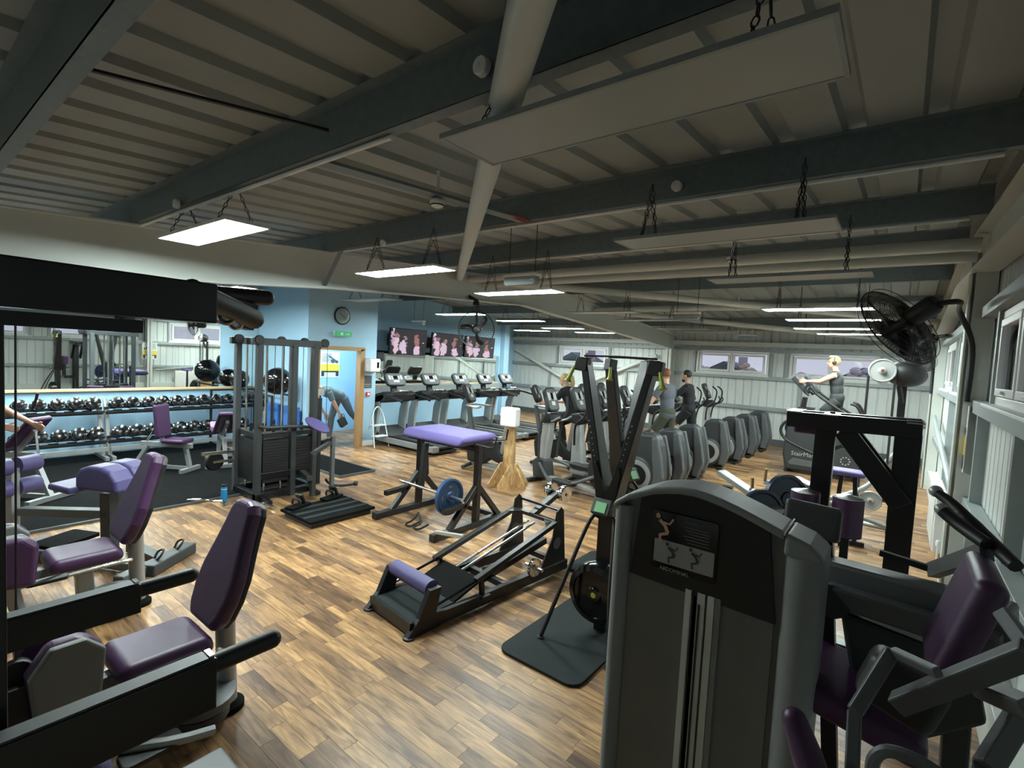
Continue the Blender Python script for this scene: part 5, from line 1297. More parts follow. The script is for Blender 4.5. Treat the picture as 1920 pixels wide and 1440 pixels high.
b = MB(); b.cyl((-.13, 1.96, .665), (.12, 1.96, .665), .014); b.build('counterweight_pin', 'dull_chrome', t)
b = MB(); b.cyl((X1, 1.20, .215), (X1 + .19, 1.20, .215), .016, n=12); b.build('plate_peg', 'dull_chrome', t)
pw = Matrix.Rotation(math.radians(-5.9), 3, 'Z') @ Vector((X1 + .10, 1.20, .215))
plate('weight_plate', (F0[0] + pw.x, F0[1] + pw.y, .215), (1, -.1, 0), .08, .03, 'chrome', 'small chrome weight plate on the side peg of the low machine', slots=False)

# ski pull towers
def ski_erg(loc, rz, lab, withmat):
    t = thing('ski_trainer', lab, 'ski trainer', loc, rz, 'ski pull trainers')
    b = MB(); b.box((0, 0, .62), (.11, .13, .80)); b.build('column', 'black_steel', t, bevel=.006)
    b = MB(); b.prism([(-.055, .90), (.055, .90), (.105, 1.22), (.09, 1.30), (0, 1.06), (-.09, 1.30), (-.105, 1.22)], (0, 0, 0), (1, 0, 0), (0, 0, 1), .17); b.build('fork', 'black_steel', t)
    for s_ in (-1, 1):
        p0 = Vector((s_ * .03, 0, .98)); p1 = Vector((s_ * .275, 0, 2.05))
        b = MB(); b.bar(p0, p1, .075, .16, up=Vector((0, 1, 0)), w2=.055, h2=.09); o = b.build('arm', 'black_steel', t, bevel=.006)
        d = (p1 - p0)
        b = MB()
        for k in range(14):
            c = p0 + d * (.05 + .04 * k); b.cyl(c + Vector((0, -.075, 0)), c + Vector((0, -.0835, 0)), .005, n=6)
        tag(b.build('perforation', 'dull_chrome', t), kind='stuff')
        b = MB(); b.lathe((s_ * .30, -.045, 2.02), (0, 1, 0), [(.03, 0), (.04, .01), (.04, .05), (.03, .06)], 14); b.prism([(-.06, -.05), (.05, -.06), (.06, .04), (-.04, .05)], (s_ * .29, -.02, 2.01), (1, 0, 0), (0, 0, 1), .07); b.build('pulley_box', 'black_satin', t, bevel=.008)
        b = MB(); b.tube([(s_ * .34, -.06, 1.98), (s_ * .37, -.08, 1.89)], .013, n=8, rr=[.012, .016]); b.lathe((s_ * .37, -.08, 1.89), (s_ * .2, -.1, -1), [(.018, 0), (.026, .015), (.034, .02), (.030, .026)], 12); b.build('pull_handle', 'green_yellow', t)
        b = MB(); b.tube([(s_ * .27, .03, 2.0), (s_ * .05, .04, 1.1)], .003, n=4); b.build('pull_cord', 'cable_black', t)
    b = MB(); b.tube([(-.29, 0, 2.07), (0, 0, 2.075), (.29, 0, 2.07)], .008, n=6); b.build('top_strap', 'black_satin', t)
    b = MB(); b.lathe((0, -.13, .34), (0, -1, 0), [(.215, -.09), (.225, -.06), (.225, .0), (.21, .03), (.17, .045), (.165, .03), (.06, .03), (.05, .045), (.01, .045)], 40); b.build('flywheel_housing', 'black_gloss', t)
    b = MB(); b.lathe((0, -.175, .34), (0, -1, 0), [(.02, 0), (.018, .003)], 12); b.build('badge', 'green_yellow', t)
    b = MB(); b.box((0, 0, .15), (.09, .10, .30)); b.build('column_foot', 'black_steel', t)
    for s_ in (-1, 1):
        b = MB(); b.tube([(s_ * .05, -.05, .88), (s_ * .10, -.10, .86), (s_ * .18, -.28, .45), (s_ * .27, -.42, .035)], .016, n=8, spline=4); b.lathe((s_ * .27, -.42, .022), (0, 0, 1), [(.03, 0), (.025, .012)], 12); b.build('stay_rod', 'black_satin', t)
    R = Euler((math.radians(-35), 0, 0)).to_matrix()
    b = MB(); b.box((0, -.12, .98), (.15, .045, .12), (math.radians(-30), 0, 0)); o = b.build('monitor', 'dark_grey', t, bevel=.01)
    b = MB(); b.box((0, -.147, .985), (.085, .006, .075), (math.radians(-30), 0, 0)); b.build('monitor_screen', 'lcd_green', o)
    b = MB(); b.bar((0, -.04, .92), (0, -.10, .95), .03); b.build('monitor_arm', 'black_satin', t)
    return t
O = (-1.64, 3.36, 0)
t = thing('rubber_base_mat', 'grey rounded rubber base mat under the nearer ski trainer', 'mat', (-1.75, 3.2, 0))
b = MB(); b.prism(rrect(.64, 1.12, .09, 5), (0, 0, .011), (1, 0, 0), (0, 1, 0), .022); b.build('mat_surface', 'mat_grey', t, bevel=.004)
ski_erg((-1.64, 3.37, 0), 0.0, 'nearer black ski trainer with yellow-green handles and a green-lit monitor', True)
ski_erg((-2.05, 4.42, 0), math.radians(78), 'farther black ski trainer, its arms seen narrow behind the nearer one', False)
t = thing('rubber_base_mat', 'rubber base mat under the farther ski trainer', 'mat', (-1.95, 4.42, 0))
b = MB(); b.prism(rrect(1.0, .6, .09, 5), (0, 0, .011), (1, 0, 0), (0, 1, 0), .022); b.build('mat_surface', 'mat_grey', t, bevel=.004)

# plate loaded machine with inclined grey rail
O = (-1.0, 4.95, 0)
t = thing('plate_loaded_machine', 'plate-loaded press with inclined pale rails and brass coloured pins', 'gym machine', O)
for (p, q, w_) in ((atY(1352, 885, 5.0), atY(1462, 960, 4.6), .10), (atY(1437, 903, 5.35), atY(1472, 915, 5.2), .07), (atY(1490, 897, 5.2), atY(1525, 915, 5.0), .09)):
    b = MB(O); b.bar(p, q, w_, .045); b.build('inclined_rail', 'silver_paint', t, bevel=.006)
for (p, q) in ((atY(1410, 918, 4.85), atY(1411, 896, 4.85)), (atY(1434, 902, 5.25), atY(1437, 879, 5.25))):
    b = MB(O); b.cyl(p, q, .014, n=10); b.build('upright_pin', 'oak', t)
a = atY(1365, 905, 4.95)
b = MB(O); b.bar(a + Vector((0, 0, -.03)), (a.x, a.y, 0.02), .08, .08, up=Vector((1, 0, 0))); b.build('post', 'black_steel', t)
b = MB(O); b.bar((-.7, 4.7, .9), (-.7, 4.7, .02), .08, .08, up=Vector((1, 0, 0))); b.build('post', 'black_steel', t)
b = MB(O); b.bar((-1.3, 4.95, .05), (-.6, 4.65, .05), .08, .07); b.build('base_beam', 'black_steel', t)
b = MB(O); b.bar((-1.25, 4.95, .80), (-.62, 4.72, .66), .07, .14); b.build('carriage', 'black_steel', t)
b = MB(O); b.bar((-.45, 5.0, 1.05), (-.5, 4.95, .02), .05, .06, up=Vector((1, 0, 0))); b.build('post', 'mid_grey', t)
b = MB(O); b.bar((-.45, 5.0, .03), (-.6, 4.65, .03), .05, .06); b.build('base_beam', 'mid_grey', t)
for k, (px, py, y, r) in enumerate(((1428, 965, 4.55, .21), (1473, 935, 4.85, .21))):
    p = atY(px, py, y); plate('weight_plate', p, (.75, -.6, .1), r, .05, 'navy', ['navy weight plate on the inclined press, half hidden by the grey machine top', 'navy weight plate farther back on the inclined press'][k], slots=False, grp='navy plates on the inclined press')

# tall black frame
O = (-.25, 4.1, 0)
t = thing('steel_gantry_frame', 'heavy black welded frame machine with open top channel on the right', 'gym machine', O)
for y in (4.0, 4.22):
    b = MB(O); b.bar((-.62, y, 1.70), (.125, y, 1.715), .07, .105); b.build('top_beam', 'black_steel', t, bevel=.004)
    b = MB(O); b.bar((-.28, y, 1.66), (.06, y, 1.22), .05, .12); b.build('diagonal_brace', 'black_steel', t, bevel=.004)
b = MB(O)
for x in (-.58, -.36, .09): b.box((x, 4.11, 1.755), (.09, .30, .008))
tag(b.build('top_plate', 'silver_paint', t), kind='stuff')
b = MB(O); b.box((-.36, 4.11, 1.765), (.03, .03, .012)); b.build('top_bolt', 'black_satin', t)
b = MB(O); b.bar((.06, 4.10, 0), (.06, 4.10, 1.68), .13, .16, up=Vector((0, 1, 0)), w2=.14); b.build('right_post', 'black_steel', t, bevel=.004)
b = MB(O); b.bar((-.40, 4.05, 0), (-.385, 4.05, 1.66), .12, .08, up=Vector((0, 1, 0))); b.build('left_post', 'black_steel', t, bevel=.004)
b = MB(O); b.bar((-.45, 3.5, .05), (-.35, 4.5, .05), .09, .09); b.bar((.06, 3.5, .05), (.06, 4.5, .05), .09, .09); b.bar((-.4, 4.3, .05), (.06, 4.3, .05), .09, .09); b.build('base_frame', 'black_steel', t, bevel=.004)
for k, (px, py) in enumerate(((1588, 968), (1508, 955))):
    c = atY(px, py, 3.75)
    b = MB(O); b.cyl(c - Vector((0, 0, .12)), c + Vector((0, 0, .12)), .085, n=24); o = b.build('upright_roller', 'purple', t)
    b = MB(O); b.lathe(c + Vector((0, 0, .12)), (0, 0, 1), [(.08, 0), (.06, .006), (.03, .012), (.012, .02)], 18); b.build('roller_cap', 'dull_chrome', o)
    b = MB(O); b.bar((c.x, 3.75, c.z - .12), (c.x, 3.75, .62), .045, .05, up=Vector((0, 1, 0))); b.build('roller_post', 'black_steel', t)
b = MB(O); b.bar((-.5, 3.75, .62), (.06, 3.75, .60), .06, .07); b.build('roller_beam', 'black_steel', t, bevel=.004)
b = MB(O); b.bar((.02, 3.75, .60), (.06, 4.05, .60), .06, .07); b.bar((-.4, 3.75, .62), (-.39, 4.05, .60), .06, .07); b.build('roller_beam', 'black_steel', t, bevel=.004)
p = atY(1532, 800, 4.3)
b = MB(O); b.box((-.50, 4.12, 1.63), (.16, .2, .05)); b.build('shoulder_pad', 'purple', t, bevel=.015)
# ================================================================== RIGHT FOREGROUND : selectorised machine
O = (-.5, 1.9, 0)
t = thing('abdominal_machine', 'large grey selectorised machine tower in the right foreground', 'gym machine', O)
Yf = 1.80
xl, xr = -.845, -.155
CT = [(-.87, 1.485), (-.845, 1.502), (-.80, 1.538), (-.70, 1.584), (-.616, 1.605), (-.55, 1.609), (-.476, 1.600), (-.38, 1.574), (-.30, 1.546), (-.25, 1.528), (-.10, 1.46)]
def crown(x):      # top edge height of the shroud
    for (a, za), (c, zc) in zip(CT, CT[1:]):
        if a <= x <= c: return za + (zc - za) * (x - a) / (c - a)
    return 1.47
N = 14
xs = [xl + (xr - xl) * i / N for i in range(N + 1)]
# back body
b = MB(O); b.prism([(x, crown(x) - .012) for x in xs] + [(xr, 0), (xl, 0)], (0, Yf + .10, 0), (1, 0, 0), (0, 0, 1), .16); b.build('tower_body', 'shroud', t)
# crown band (rounded arch cap)
b = MB(O)
arch = [(x, crown(x)) for x in [xl - .008] + [q for q in xs[1:-1] if q < xr - .12] + [xr - .10]]
b.prism(arch + [(x, z - .028) for x, z in arch[::-1]], (0, Yf + .07, 0), (1, 0, 0), (0, 0, 1), .18); b.build('crown_cap', 'shroud_edge', t, bevel=.012, seg=3)
# black head panel
b = MB(O); hp_ = [(x, crown(x) - .026) for x in xs if xl + .06 < x < xr - .10]
b.prism(hp_[::-1] + [(xl + .07, 1.23), (xr - .11, 1.215)], (0, Yf + .018, 0), (1, 0, 0), (0, 0, 1), .03); b.build('head_panel', 'black_satin', t)
# side pillars
b = MB(O)
for i in range(7):
    pass
def pillar(x0, x1, nm, ztop):
    b = MB(O); n = 8; pts = []
    for k in range(n + 1):
        a = PI * k / n; pts.append(((x0 + x1) / 2 - math.cos(a) * (x1 - x0) / 2, -math.sin(a) * .05))
    pts += [(x1, .15), (x0, .15)]
    b.prism(pts, (0, Yf + .03, ztop / 2), (1, 0, 0), (0, 1, 0), ztop); return b.build(nm, 'shroud_edge', t, smooth=True)
pillar(xl - .01, xl + .065, 'side_pillar', 1.49)
pillar(xr - .10, xr + .012, 'side_pillar', 1.465)
b = MB(O); b.prism([(xr - .10, 1.455), (xr + .012, 1.455), (xr + .010, 1.478), (xr - .03, 1.508), (xr - .098, 1.53)], (0, Yf + .07, 0), (1, 0, 0), (0, 0, 1), .18); b.build('pillar_cap', 'shroud_edge', t, bevel=.015, seg=3)
b = MB(O); b.bar((xr - .10, Yf - .02, 1.525), (xr - .10, Yf + .16, 1.53), .005, .010); b.build('chrome_seam', 'chrome', t)
# lower shroud halves with centre slot
b = MB(O); b.prism([(xl + .065, 0), (-.66, 0), (-.535, 0), (-.535, 1.25), (xl + .065, 1.25)], (0, Yf + .02, 0), (1, 0, 0), (0, 0, 1), .02); b.build('shroud_panel', 'shroud', t)
b = MB(O); b.prism([(-.44, 0), (xr - .115, 0), (xr - .115, 1.23), (-.44, 1.24)], (0, Yf + .02, 0), (1, 0, 0), (0, 0, 1), .02); b.build('shroud_panel', 'shroud', t)
for (x0, x1, m_, dy) in ((-.555, -.535, 'cream_steel', .004), (-.533, -.515, 'black_satin', .03), (-.513, -.487, 'cream_steel', .008), (-.485, -.48, 'black_satin', .03), (-.478, -.455, 'cream_steel', .006), (-.453, -.435, 'shroud_edge', .01)):
    b = MB(O); b.box(((x0 + x1) / 2, Yf + dy, .62), (x1 - x0, .02, 1.24)); b.build('slot_strip', m_, t)
b = MB(O); b.cyl((-.505, Yf - .006, .36), (-.505, Yf - .006, 1.2), .004); b.build('cable', 'cable_black', t)
# instruction placard, lies on the head panel
R = rotcols((1, 0, 0), (0, 0, 1), (0, -1, 0))
b = MB(O); b.prism(rrect(.235, .215, .01, 2, -.575, 1.395), (0, Yf - .004, 0), (1, 0, 0), (0, 0, 1), .006); pl = b.build('instruction_placard', 'black_gloss', t)
b = MB(O); b.prism(rrect(.215, .085, .003, 2, -.572, 1.355), (0, Yf - .009, 0), (1, 0, 0), (0, 0, 1), .003); b.build('instruction_panel', 'silver_paint', pl)
def fig(cx, cz, s, m, name='placard_figure'):
    b = MB(O); y = Yf - .0125
    b.tube([(cx - .35 * s, y, cz + .35 * s), (cx - .1 * s, y, cz + .15 * s), (cx + .05 * s, y, cz - .15 * s)], .09 * s, n=6)
    b.tube([(cx + .05 * s, y, cz - .15 * s), (cx - .3 * s, y, cz - .30 * s), (cx - .25 * s, y, cz - .6 * s)], .08 * s, n=6)
    b.ball((cx - .42 * s, y, cz + .52 * s), (.1 * s, .003, .12 * s), 8, 6)
    b.tube([(cx - .3 * s, y, cz + .3 * s), (cx + .1 * s, y, cz + .25 * s), (cx + .25 * s, y, cz + .5 * s)], .05 * s, n=6)
    for i, v in enumerate(b.v): b.v[i] = (v[0], y + (v[1] - y) * .05, v[2])
    return b.build(name, m, pl)
fig(-.605, 1.355, .06, 'dark_grey'); fig(-.520, 1.358, .06, 'dark_grey')
fig(-.635, 1.44, .085, 'skin', 'placard_photo')
textmesh('lettering', 'ABDOMINAL', .019, 'platinum', pl, (-.655 + .5, Yf - .010 - 1.9, 1.287), R, .0005)
for k in range(6):
    b = MB(O); b.box((-.53 + .004 * (k % 3), Yf - .009, 1.465 - .011 * k), (.09 - .008 * (k % 3), .001, .004)); b.build('small_print', 'mid_grey', pl)
textmesh('lettering', 'Life Fitness', .019, 'mid_grey', pl, (-.61 + .5, Yf - .010 - 1.9, 1.483), R, .0005)
# seat side of the machine, to the right of the tower
def P(px, py, y): return atY(px, py, y)
b = MB(O); b.bar(P(1550, 1078, 2.2), P(1905, 1180, 2.05), .10, .135); b.build('main_arm', 'mid_grey', t, bevel=.012)
b = MB(O); b.bar(P(1550, 1110, 2.1), P(1880, 1215, 1.98), .06, .075); b.build('lower_arm', 'mid_grey', t, bevel=.012)
b = MB(O); b.bar(P(1650, 1036, 2.22), P(1750, 1068, 2.2), .02, .02); b.build('arm_slot', 'black_satin', t)
c = P(1523, 975, 2.2)
cushion('rear_pad_shell', 'mid_grey', t, c, (.19, .035, .13), rot=(0, 0.04, 0), r=.017, off=O)
b = MB(O); b.bar(P(1548, 1010, 2.24), P(1556, 1440, 2.24), .05, .06, up=Vector((0, 1, 0))); b.build('seat_mast', 'black_steel', t)
b = MB(O); b.cyl(P(1560, 1128, 2.05), P(1562, 1128, 2.16), .055, n=20); b.build('pivot_hub', 'dark_grey', t)
p0, p1 = P(1865, 1040, 1.72), P(1760, 1235, 1.72)
d = (p1 - p0); L = d.length; ang = math.atan2(-d.z, d.x)
cushion('back_pad', 'purple', t, (p0 + p1) / 2 + Vector((.0, .06, -.05)), (.07, .30, L), rot=(0, math.atan2(d.x, d.z) , 0), r=.03, off=O)
cushion('seat_pad', 'purple', t, P(1610, 1300, 2.05), (.36, .40, .09), rot=(0, .18, 0), r=.035, off=O)
b = MB(O); b.prism([(-.02, 0), (.34, -.04), (.38, -.22), (.22, -.36), (.02, -.2)], P(1590, 1140, 2.15), (1, 0, 0), (0, 0, 1), .10); b.build('seat_housing', 'dark_grey', t, bevel=.015)
b = MB(O); b.bar((xr, 2.2, .06), (.30, 2.2, .06), .10, .08); b.bar((.28, 1.5, .06), (.28, 2.3, .06), .08, .08); b.build('base_beam', 'dark_grey', t, bevel=.01)
b = MB(O); b.bar((.25, 2.2, .06), (.22, 2.15, 1.15), .07, .07, up=Vector((0, 1, 0))); b.build('seat_post', 'dark_grey', t, bevel=.01)
b = MB(O); b.bar(P(1748, 1070, 2.2), P(1850, 1035, 1.9), .03, .045); b.build('side_link', 'mid_grey', t)
# black handle arms
b = MB(O); b.tube([P(1758, 925, 2.05), P(1785, 945, 2.02), P(1830, 990, 1.95), P(1905, 1062, 1.8)], .022, n=10, spline=4, rr=[.014, .016, .020, .017]); b.build('grip_arm', 'black_satin', t)
b = MB(O); b.tube([P(1768, 958, 1.95), P(1800, 985, 1.92), P(1850, 1020, 1.85)], .018, n=10, spline=3); b.build('grip_arm', 'black_satin', t)
for (px, py, y) in ((1755, 921, 2.06), (1766, 955, 1.96)):
    c = P(px, py, y); b = MB(O); b.ball(c, .019, 10, 8); b.build('grip_end', 'platinum', t)
# second machine, nearest bottom right
O2 = (.1, 1.35, 0)
t = thing('press_machine_frame', 'pale grey angular machine frame in the bottom right corner', 'gym machine', O2)
y0 = 1.35
for k, (p, q, w_) in enumerate((((1672, 1222), (1602, 1335), .030), ((1602, 1335), (1597, 1470), .030), ((1675, 1222), (1760, 1262), .022), ((1683, 1320), (1935, 1222), .045), ((1830, 1285), (1935, 1330), .040), ((1915, 1335), (1850, 1440), .04), ((1880, 1150), (1935, 1225), .03))):
    b = MB(O2); b.bar(P(*p, y0), P(*q, y0 - .1), w_ * .9, w_ * .8, up=Vector((0, 1, 0))); b.build('frame_tube', 'mid_grey', t, bevel=.004)
a = P(1597, 1470, y0 - .1)
b = MB(O2); b.bar(a, (a.x, a.y, .03), .035, .035, up=Vector((0, 1, 0))); b.build('leg', 'dark_grey', t)
a = P(1850, 1440, y0 - .1)
b = MB(O2); b.bar(a, (a.x + .02, a.y, .03), .035, .035, up=Vector((0, 1, 0))); b.build('leg', 'dark_grey', t)
b = MB(O2); b.bar((-.1, 1.25, .03), (.35, 1.25, .03), .06, .06); b.build('base_beam', 'dark_grey', t)
b = MB(O2); pc = P(1705, 1425, 1.2); n = 16
b.tube([P(1635, 1470, 1.2), P(1638, 1425, 1.2), P(1665, 1408, 1.2), P(1725, 1428, 1.2), P(1790, 1470, 1.2)], .012, n=8, spline=4); b.build('curved_guard', 'mid_grey', t)
cushion('small_pad', 'black_satin', t, P(1690, 1290, 1.5), (.16, .10, .13), rot=(0, .3, 0), r=.03, off=O2)
O3 = (-.1, 1.2, 0)
t = thing('padded_arm', 'dark purple padded arm in front of the grey tower, bottom right', 'gym machine', O3)
p0, p1 = P(1490, 1350, 1.25), P(1535, 1480, 1.2)
b = MB(O3); b.tube([p0, (p0 + p1) / 2, p1], .03, n=14, rr=[.026, .032, .032]); b.ball(p0, .026, 14, 8); b.build('arm_pad', 'purple', t)
b = MB(O3); b.tube([p1, (p1.x + .03, p1.y, .04)], .018, n=8); b.box((p1.x + .03, p1.y, .02), (.25, .1, .04)); b.build('arm_post', 'dark_grey', t)

# ================================================================== LEFT FOREGROUND
O = (-1.7, -.2, 0)
t = thing('dip_chin_machine', 'black assisted dip and chin-up machine filling the left foreground', 'gym machine', O)
for i, (x, h0) in enumerate(((-2.02, .10), (-1.41, .14))):
    b = MB(O); b.bar((x, -.75, 1.20 - h0 / 2), (x, .56, 1.20 - h0 / 2), .055, h0); b.build('dip_arm', 'black_steel', t, bevel=.004)
    b = MB(O); b.bar((x, -.75, 1.203), (x, .54, 1.203), .045, .006); b.build('arm_top_strip', 'dark_grey', t)
    b = MB(O); b.bar((x, .543, 1.205), (x, .556, 1.205), .035, .008); b.build('grip_collar', 'chrome', t)
    b = MB(O); b.cyl((x, .54, 1.172), (x, .72, 1.172), .026, n=16); b.ball((x, .72, 1.172), .026, 14, 8); b.build('dip_grip', 'black_satin', t)
b = MB(O); b.bar((-1.43, -.6, 2.15), (-1.43, .55, 2.14), .07, .10); b.build('top_beam', 'black_steel', t, bevel=.004)
b = MB(O); b.bar((-1.46, -.6, 2.075), (-1.46, .40, 2.07), .06, .03); b.build('beam_lip', 'black_satin', t)
b = MB(O); b.bar((-2.0, -.6, 2.18), (-2.0, .72, 2.185), .09, .11); b.build('top_beam', 'black_steel', t, bevel=.004)
b = MB(O); b.bar((-1.43, -.45, 2.15), (-2.0, -.45, 2.17), .09, .09); b.build('cross_beam', 'black_steel', t, bevel=.004)
b = MB(O); b.cyl((-1.43, .50, 2.17), (-1.60, .735, 2.118), .030, n=16); b.ball((-1.60, .735, 2.118), .030, 14, 8); b.build('chin_grip', 'black_satin', t)
b = MB(O); b.cyl((-2.0, .65, 2.21), (-2.03, .98, 2.225), .030, n=16); b.ball((-2.03, .98, 2.225), .030, 14, 8); b.build('chin_grip', 'black_satin', t)
b = MB(O); b.bar((-2.0, .70, 2.18), (-2.02, .92, 2.14), .06, .10); b.build('grip_bracket', 'black_steel', t)
for (px, py, x, r) in ((425, 592, -1.55, .028), (442, 606, -1.62, .022)):
    c = atX(px, py, x); b = MB(O); b.lathe(c, (.9, -.4, 0), [(r, -.01), (r, .0), (r * .8, .006), (r * .5, .002), (r * .3, .008)], 20); b.build('bearing_disc', 'dull_chrome', t)
b = MB(O); b.bar((-1.50, .16, 0), (-1.48, .155, 2.08), .04, .03, up=Vector((0, 1, 0))); b.build('front_post', 'black_steel', t, bevel=.003)
for x in (-1.43, -2.0):
    b = MB(O); b.bar((x, -.55, 0), (x, -.55, 2.2), .09, .09, up=Vector((0, 1, 0))); b.build('rear_post', 'black_steel', t, bevel=.004)
b = MB(O); b.bar((-1.43, -.8, .05), (-1.43, .35, .05), .09, .08); b.build('base_beam', 'black_steel', t); b = MB(O); b.bar((-2.0, -.8, .05), (-2.0, .35, .05), .09, .08); b.build('base_beam', 'black_steel', t)
b = MB(O); b.bar((-2.0, .2, .05), (-1.43, .2, .05), .09, .08); b.build('base_beam', 'black_steel', t)
c = atZ(168, 1432, .70)
b = MB(O); b.cyl(c + Vector((.02, -.25, -.10)), c + Vector((0, 0, -.03)), .055, n=20); b.ball(c + Vector((0, 0, -.03)), .055, 16, 10); b.build('knee_pad', 'violet', t)
b = MB(O); b.bar((c.x, c.y - .1, .58), (-1.7, -.3, .35), .06, .06); b.build('knee_lever', 'black_steel', t)
c2 = atZ(415, 1440, .35)
b = MB(O); b.box((c2.x, c2.y - .04, c2.z), (.2, .16, .03)); b.build('foot_step', 'mid_grey', t, bevel=.01)
b = MB(O); b.bar((c2.x, c2.y - .04, c2.z), (-1.5, .0, .06), .05, .05); b.build('step_bracket', 'black_steel', t)
p = atZ(30, 1290, .55); b = MB(O); b.box((p.x, p.y, .30), (.20, .22, .56), tw=.7, td=.7); b.build('stack_cover', 'black_satin', t, bevel=.01)
b = MB(O); b.tube([(p.x, p.y, .57), (p.x + .04, p.y, 2.1)], .004, n=5); b.build('cable', 'cable_black', t)
b = MB(O); b.lathe((p.x - .02, p.y, .62), (1, 0, 0), [(.05, 0), (.055, .01), (.045, .02), (.055, .03), (.05, .04)], 16); b.build('pulley', 'black_satin', t)

# hip abductor machines
def abductor(loc, lab, flip=1):
    t = thing('hip_abductor', lab, 'gym machine', loc, 0, 'seated hip machines')     # user faces -y
    cushion('seat_pad', 'purple', t, (-.04, -.22, .47), (.36, .42, .10), r=.045, td=.92)
    bx = []
    b = MB(); R = rotcols((1, 0, 0), (0, .34, .94), (0, -.94, .34))
    pts = [(-.14, -.32), (.14, -.32), (.18, -.26), (.205, -.16), (.20, -.04), (.165, .08), (.135, .20), (.12, .29), (.09, .335), (.04, .35), (-.04, .35), (-.09, .335), (-.12, .29), (-.135, .20), (-.165, .08), (-.20, -.04), (-.205, -.16), (-.18, -.26)]
    c = Vector((-.03, .10, .82)); b.prism(pts, c, R.col[0], R.col[1], .085); b.build('back_pad', 'purple', t, bevel=.035, seg=4)
    b = MB(); b.prism([(x * .93, y * .97) for x, y in pts], c + Vector((0, .95, -.30)) * .05, R.col[0], R.col[1], .035); b.build('back_shell', 'black_satin', t, bevel=.01)
    b = MB(); b.cyl((0, .10, .02), (-.01, .08, .62), .05, n=18); b.build('rear_post', 'silver_paint', t)
    b = MB(); b.lathe((0, .10, 0), (0, 0, 1), [(.085, 0), (.085, .03), (.06, .05)], 20); b.build('post_foot', 'rubber', t)
    b = MB(); b.bar((-.05, .1, .10), (-.05, -1.05, .10), .09, .07); b.bar((-.04, -.2, .12), (-.04, -.22, .42), .10, .08, up=Vector((1, 0, 0))); b.build('base_beam', 'silver_paint', t, bevel=.01)
    b = MB(); b.bar((-.04, .0, .42), (-.04, -.62, .40), .07, .06); b.build('seat_rail', 'mid_grey', t, bevel=.006)
    for s_ in (-1, 1):
        b = MB(); b.tube([(-.04 + s_ * .12, .02, .40), (-.04 + s_ * .22, .0, .43), (-.04 + s_ * .24, -.1, .44), (-.04 + s_ * .23, -.34, .43)], .014, n=8, spline=4); b.build('side_handle', 'dull_chrome', t)
        xx = -.06 + s_ * .15
        P_ = [(-.11, -.15), (.11, -.17), (.13, .10), (.06, .17), (-.06, .17), (-.13, .06)]
        b = MB(); b.prism(P_, (xx + s_ * .02 * flip, -.60, .56), (0, 1, 0), (0, 0, 1), .09); b.build('knee_pad', 'purple', t, bevel=.035, seg=4)
        b = MB(); b.prism([(a * .98, c_ * .98) for a, c_ in P_], (xx - s_ * .035 * flip, -.60, .56), (0, 1, 0), (0, 0, 1), .04); b.build('knee_shell', 'shroud', t, bevel=.012)
        b = MB(); b.bar((xx, -.6, .42), (-.05 + s_ * .08, -.55, .16), .05, .05); b.build('pad_arm', 'silver_paint', t)
        b = MB(); b.tube([(xx + s_ * .05, -.60, .24), (xx + s_ * .25, -.3, .22), (xx + s_ * .3, -.12, .2)], .022, n=8, spline=3); b.build('leg_arm', 'silver_paint', t)
        b = MB(); b.prism(rrect(.12, .24, .03), (xx + s_ * .22, -.35, .2), (1, 0, 0), (0, 1, 0), .025); b.build('foot_rest', 'black_satin', t, bevel=.006)
    b = MB(); b.lathe((.03, -.05, .12), (0, 0, 1), [(.16, 0), (.17, .02), (.17, .05), (.15, .06)], 24); b.build('cam_cover', 'mid_grey', t)
    b = MB(); b.lathe((.03, -.05, .05), (0, 0, 1), [(.14, 0), (.14, .05)], 20); b.build('cam_base', 'dark_grey', t)
    b = MB(); b.prism(rrect(.42, 1.15, .04), (-.05, -1.15, .6), (1, 0, 0), (0, 0, 1), .2); b.build('weight_tower', 'shroud', t, bevel=.03, seg=2)
    return t
abductor((-2.83, 1.10, 0), 'nearer purple-seated hip machine between the black dip arms', -1)
abductor((-4.46, 1.13, 0), 'farther purple-seated hip machine beyond the first dip arm')

# back extension bench, violet
A0 = Vector((-5.30, 1.26, 0)); ax = Vector((.88, .47, 0)).normalized(); sy = Vector((-ax.y, ax.x, 0))
t = thing('back_extension_bench', 'violet domed back extension bench with foot rollers at left', 'gym machine', A0, math.atan2(ax.y, ax.x))
b = MB(); pts = [(-.20, -.11), (-.20, .01), (-.155, .07), (-.07, .10), (.05, .10), (.14, .065), (.20, -.01), (.215, -.11)]
for s_ in (-1, 1):
    b = MB(); b.prism(pts, (.05, s_ * .095, .85), (1, 0, 0), (0, 0, 1), .185); b.build('dome_pad', 'violet', t, bevel=.03, seg=4)
cushion('step_pad', 'violet', t, (-.22, -.10, .755), (.22, .32, .055), rot=(0, .12, 0), r=.02)
b = MB(); b.bar((-.02, 0, .68), (0, 0, .05), .10, .09, up=Vector((0, 1, 0))); b.build('pad_post', 'dark_grey', t, bevel=.006)
b = MB(); b.bar((-.95, 0, .42), (.0, 0, .50), .09, .07); b.build('main_beam', 'mid_grey', t, bevel=.006)
b = MB(); b.bar((-1.0, 0, .06), (.35, 0, .06), .09, .07); b.build('base_beam', 'mid_grey', t, bevel=.006)
b = MB(); b.bar((-1.04, 0, .06), (-1.04, 0, .80), .07, .07, up=Vector((0, 1, 0))); b.build('roller_post', 'silver_paint', t, bevel=.005)
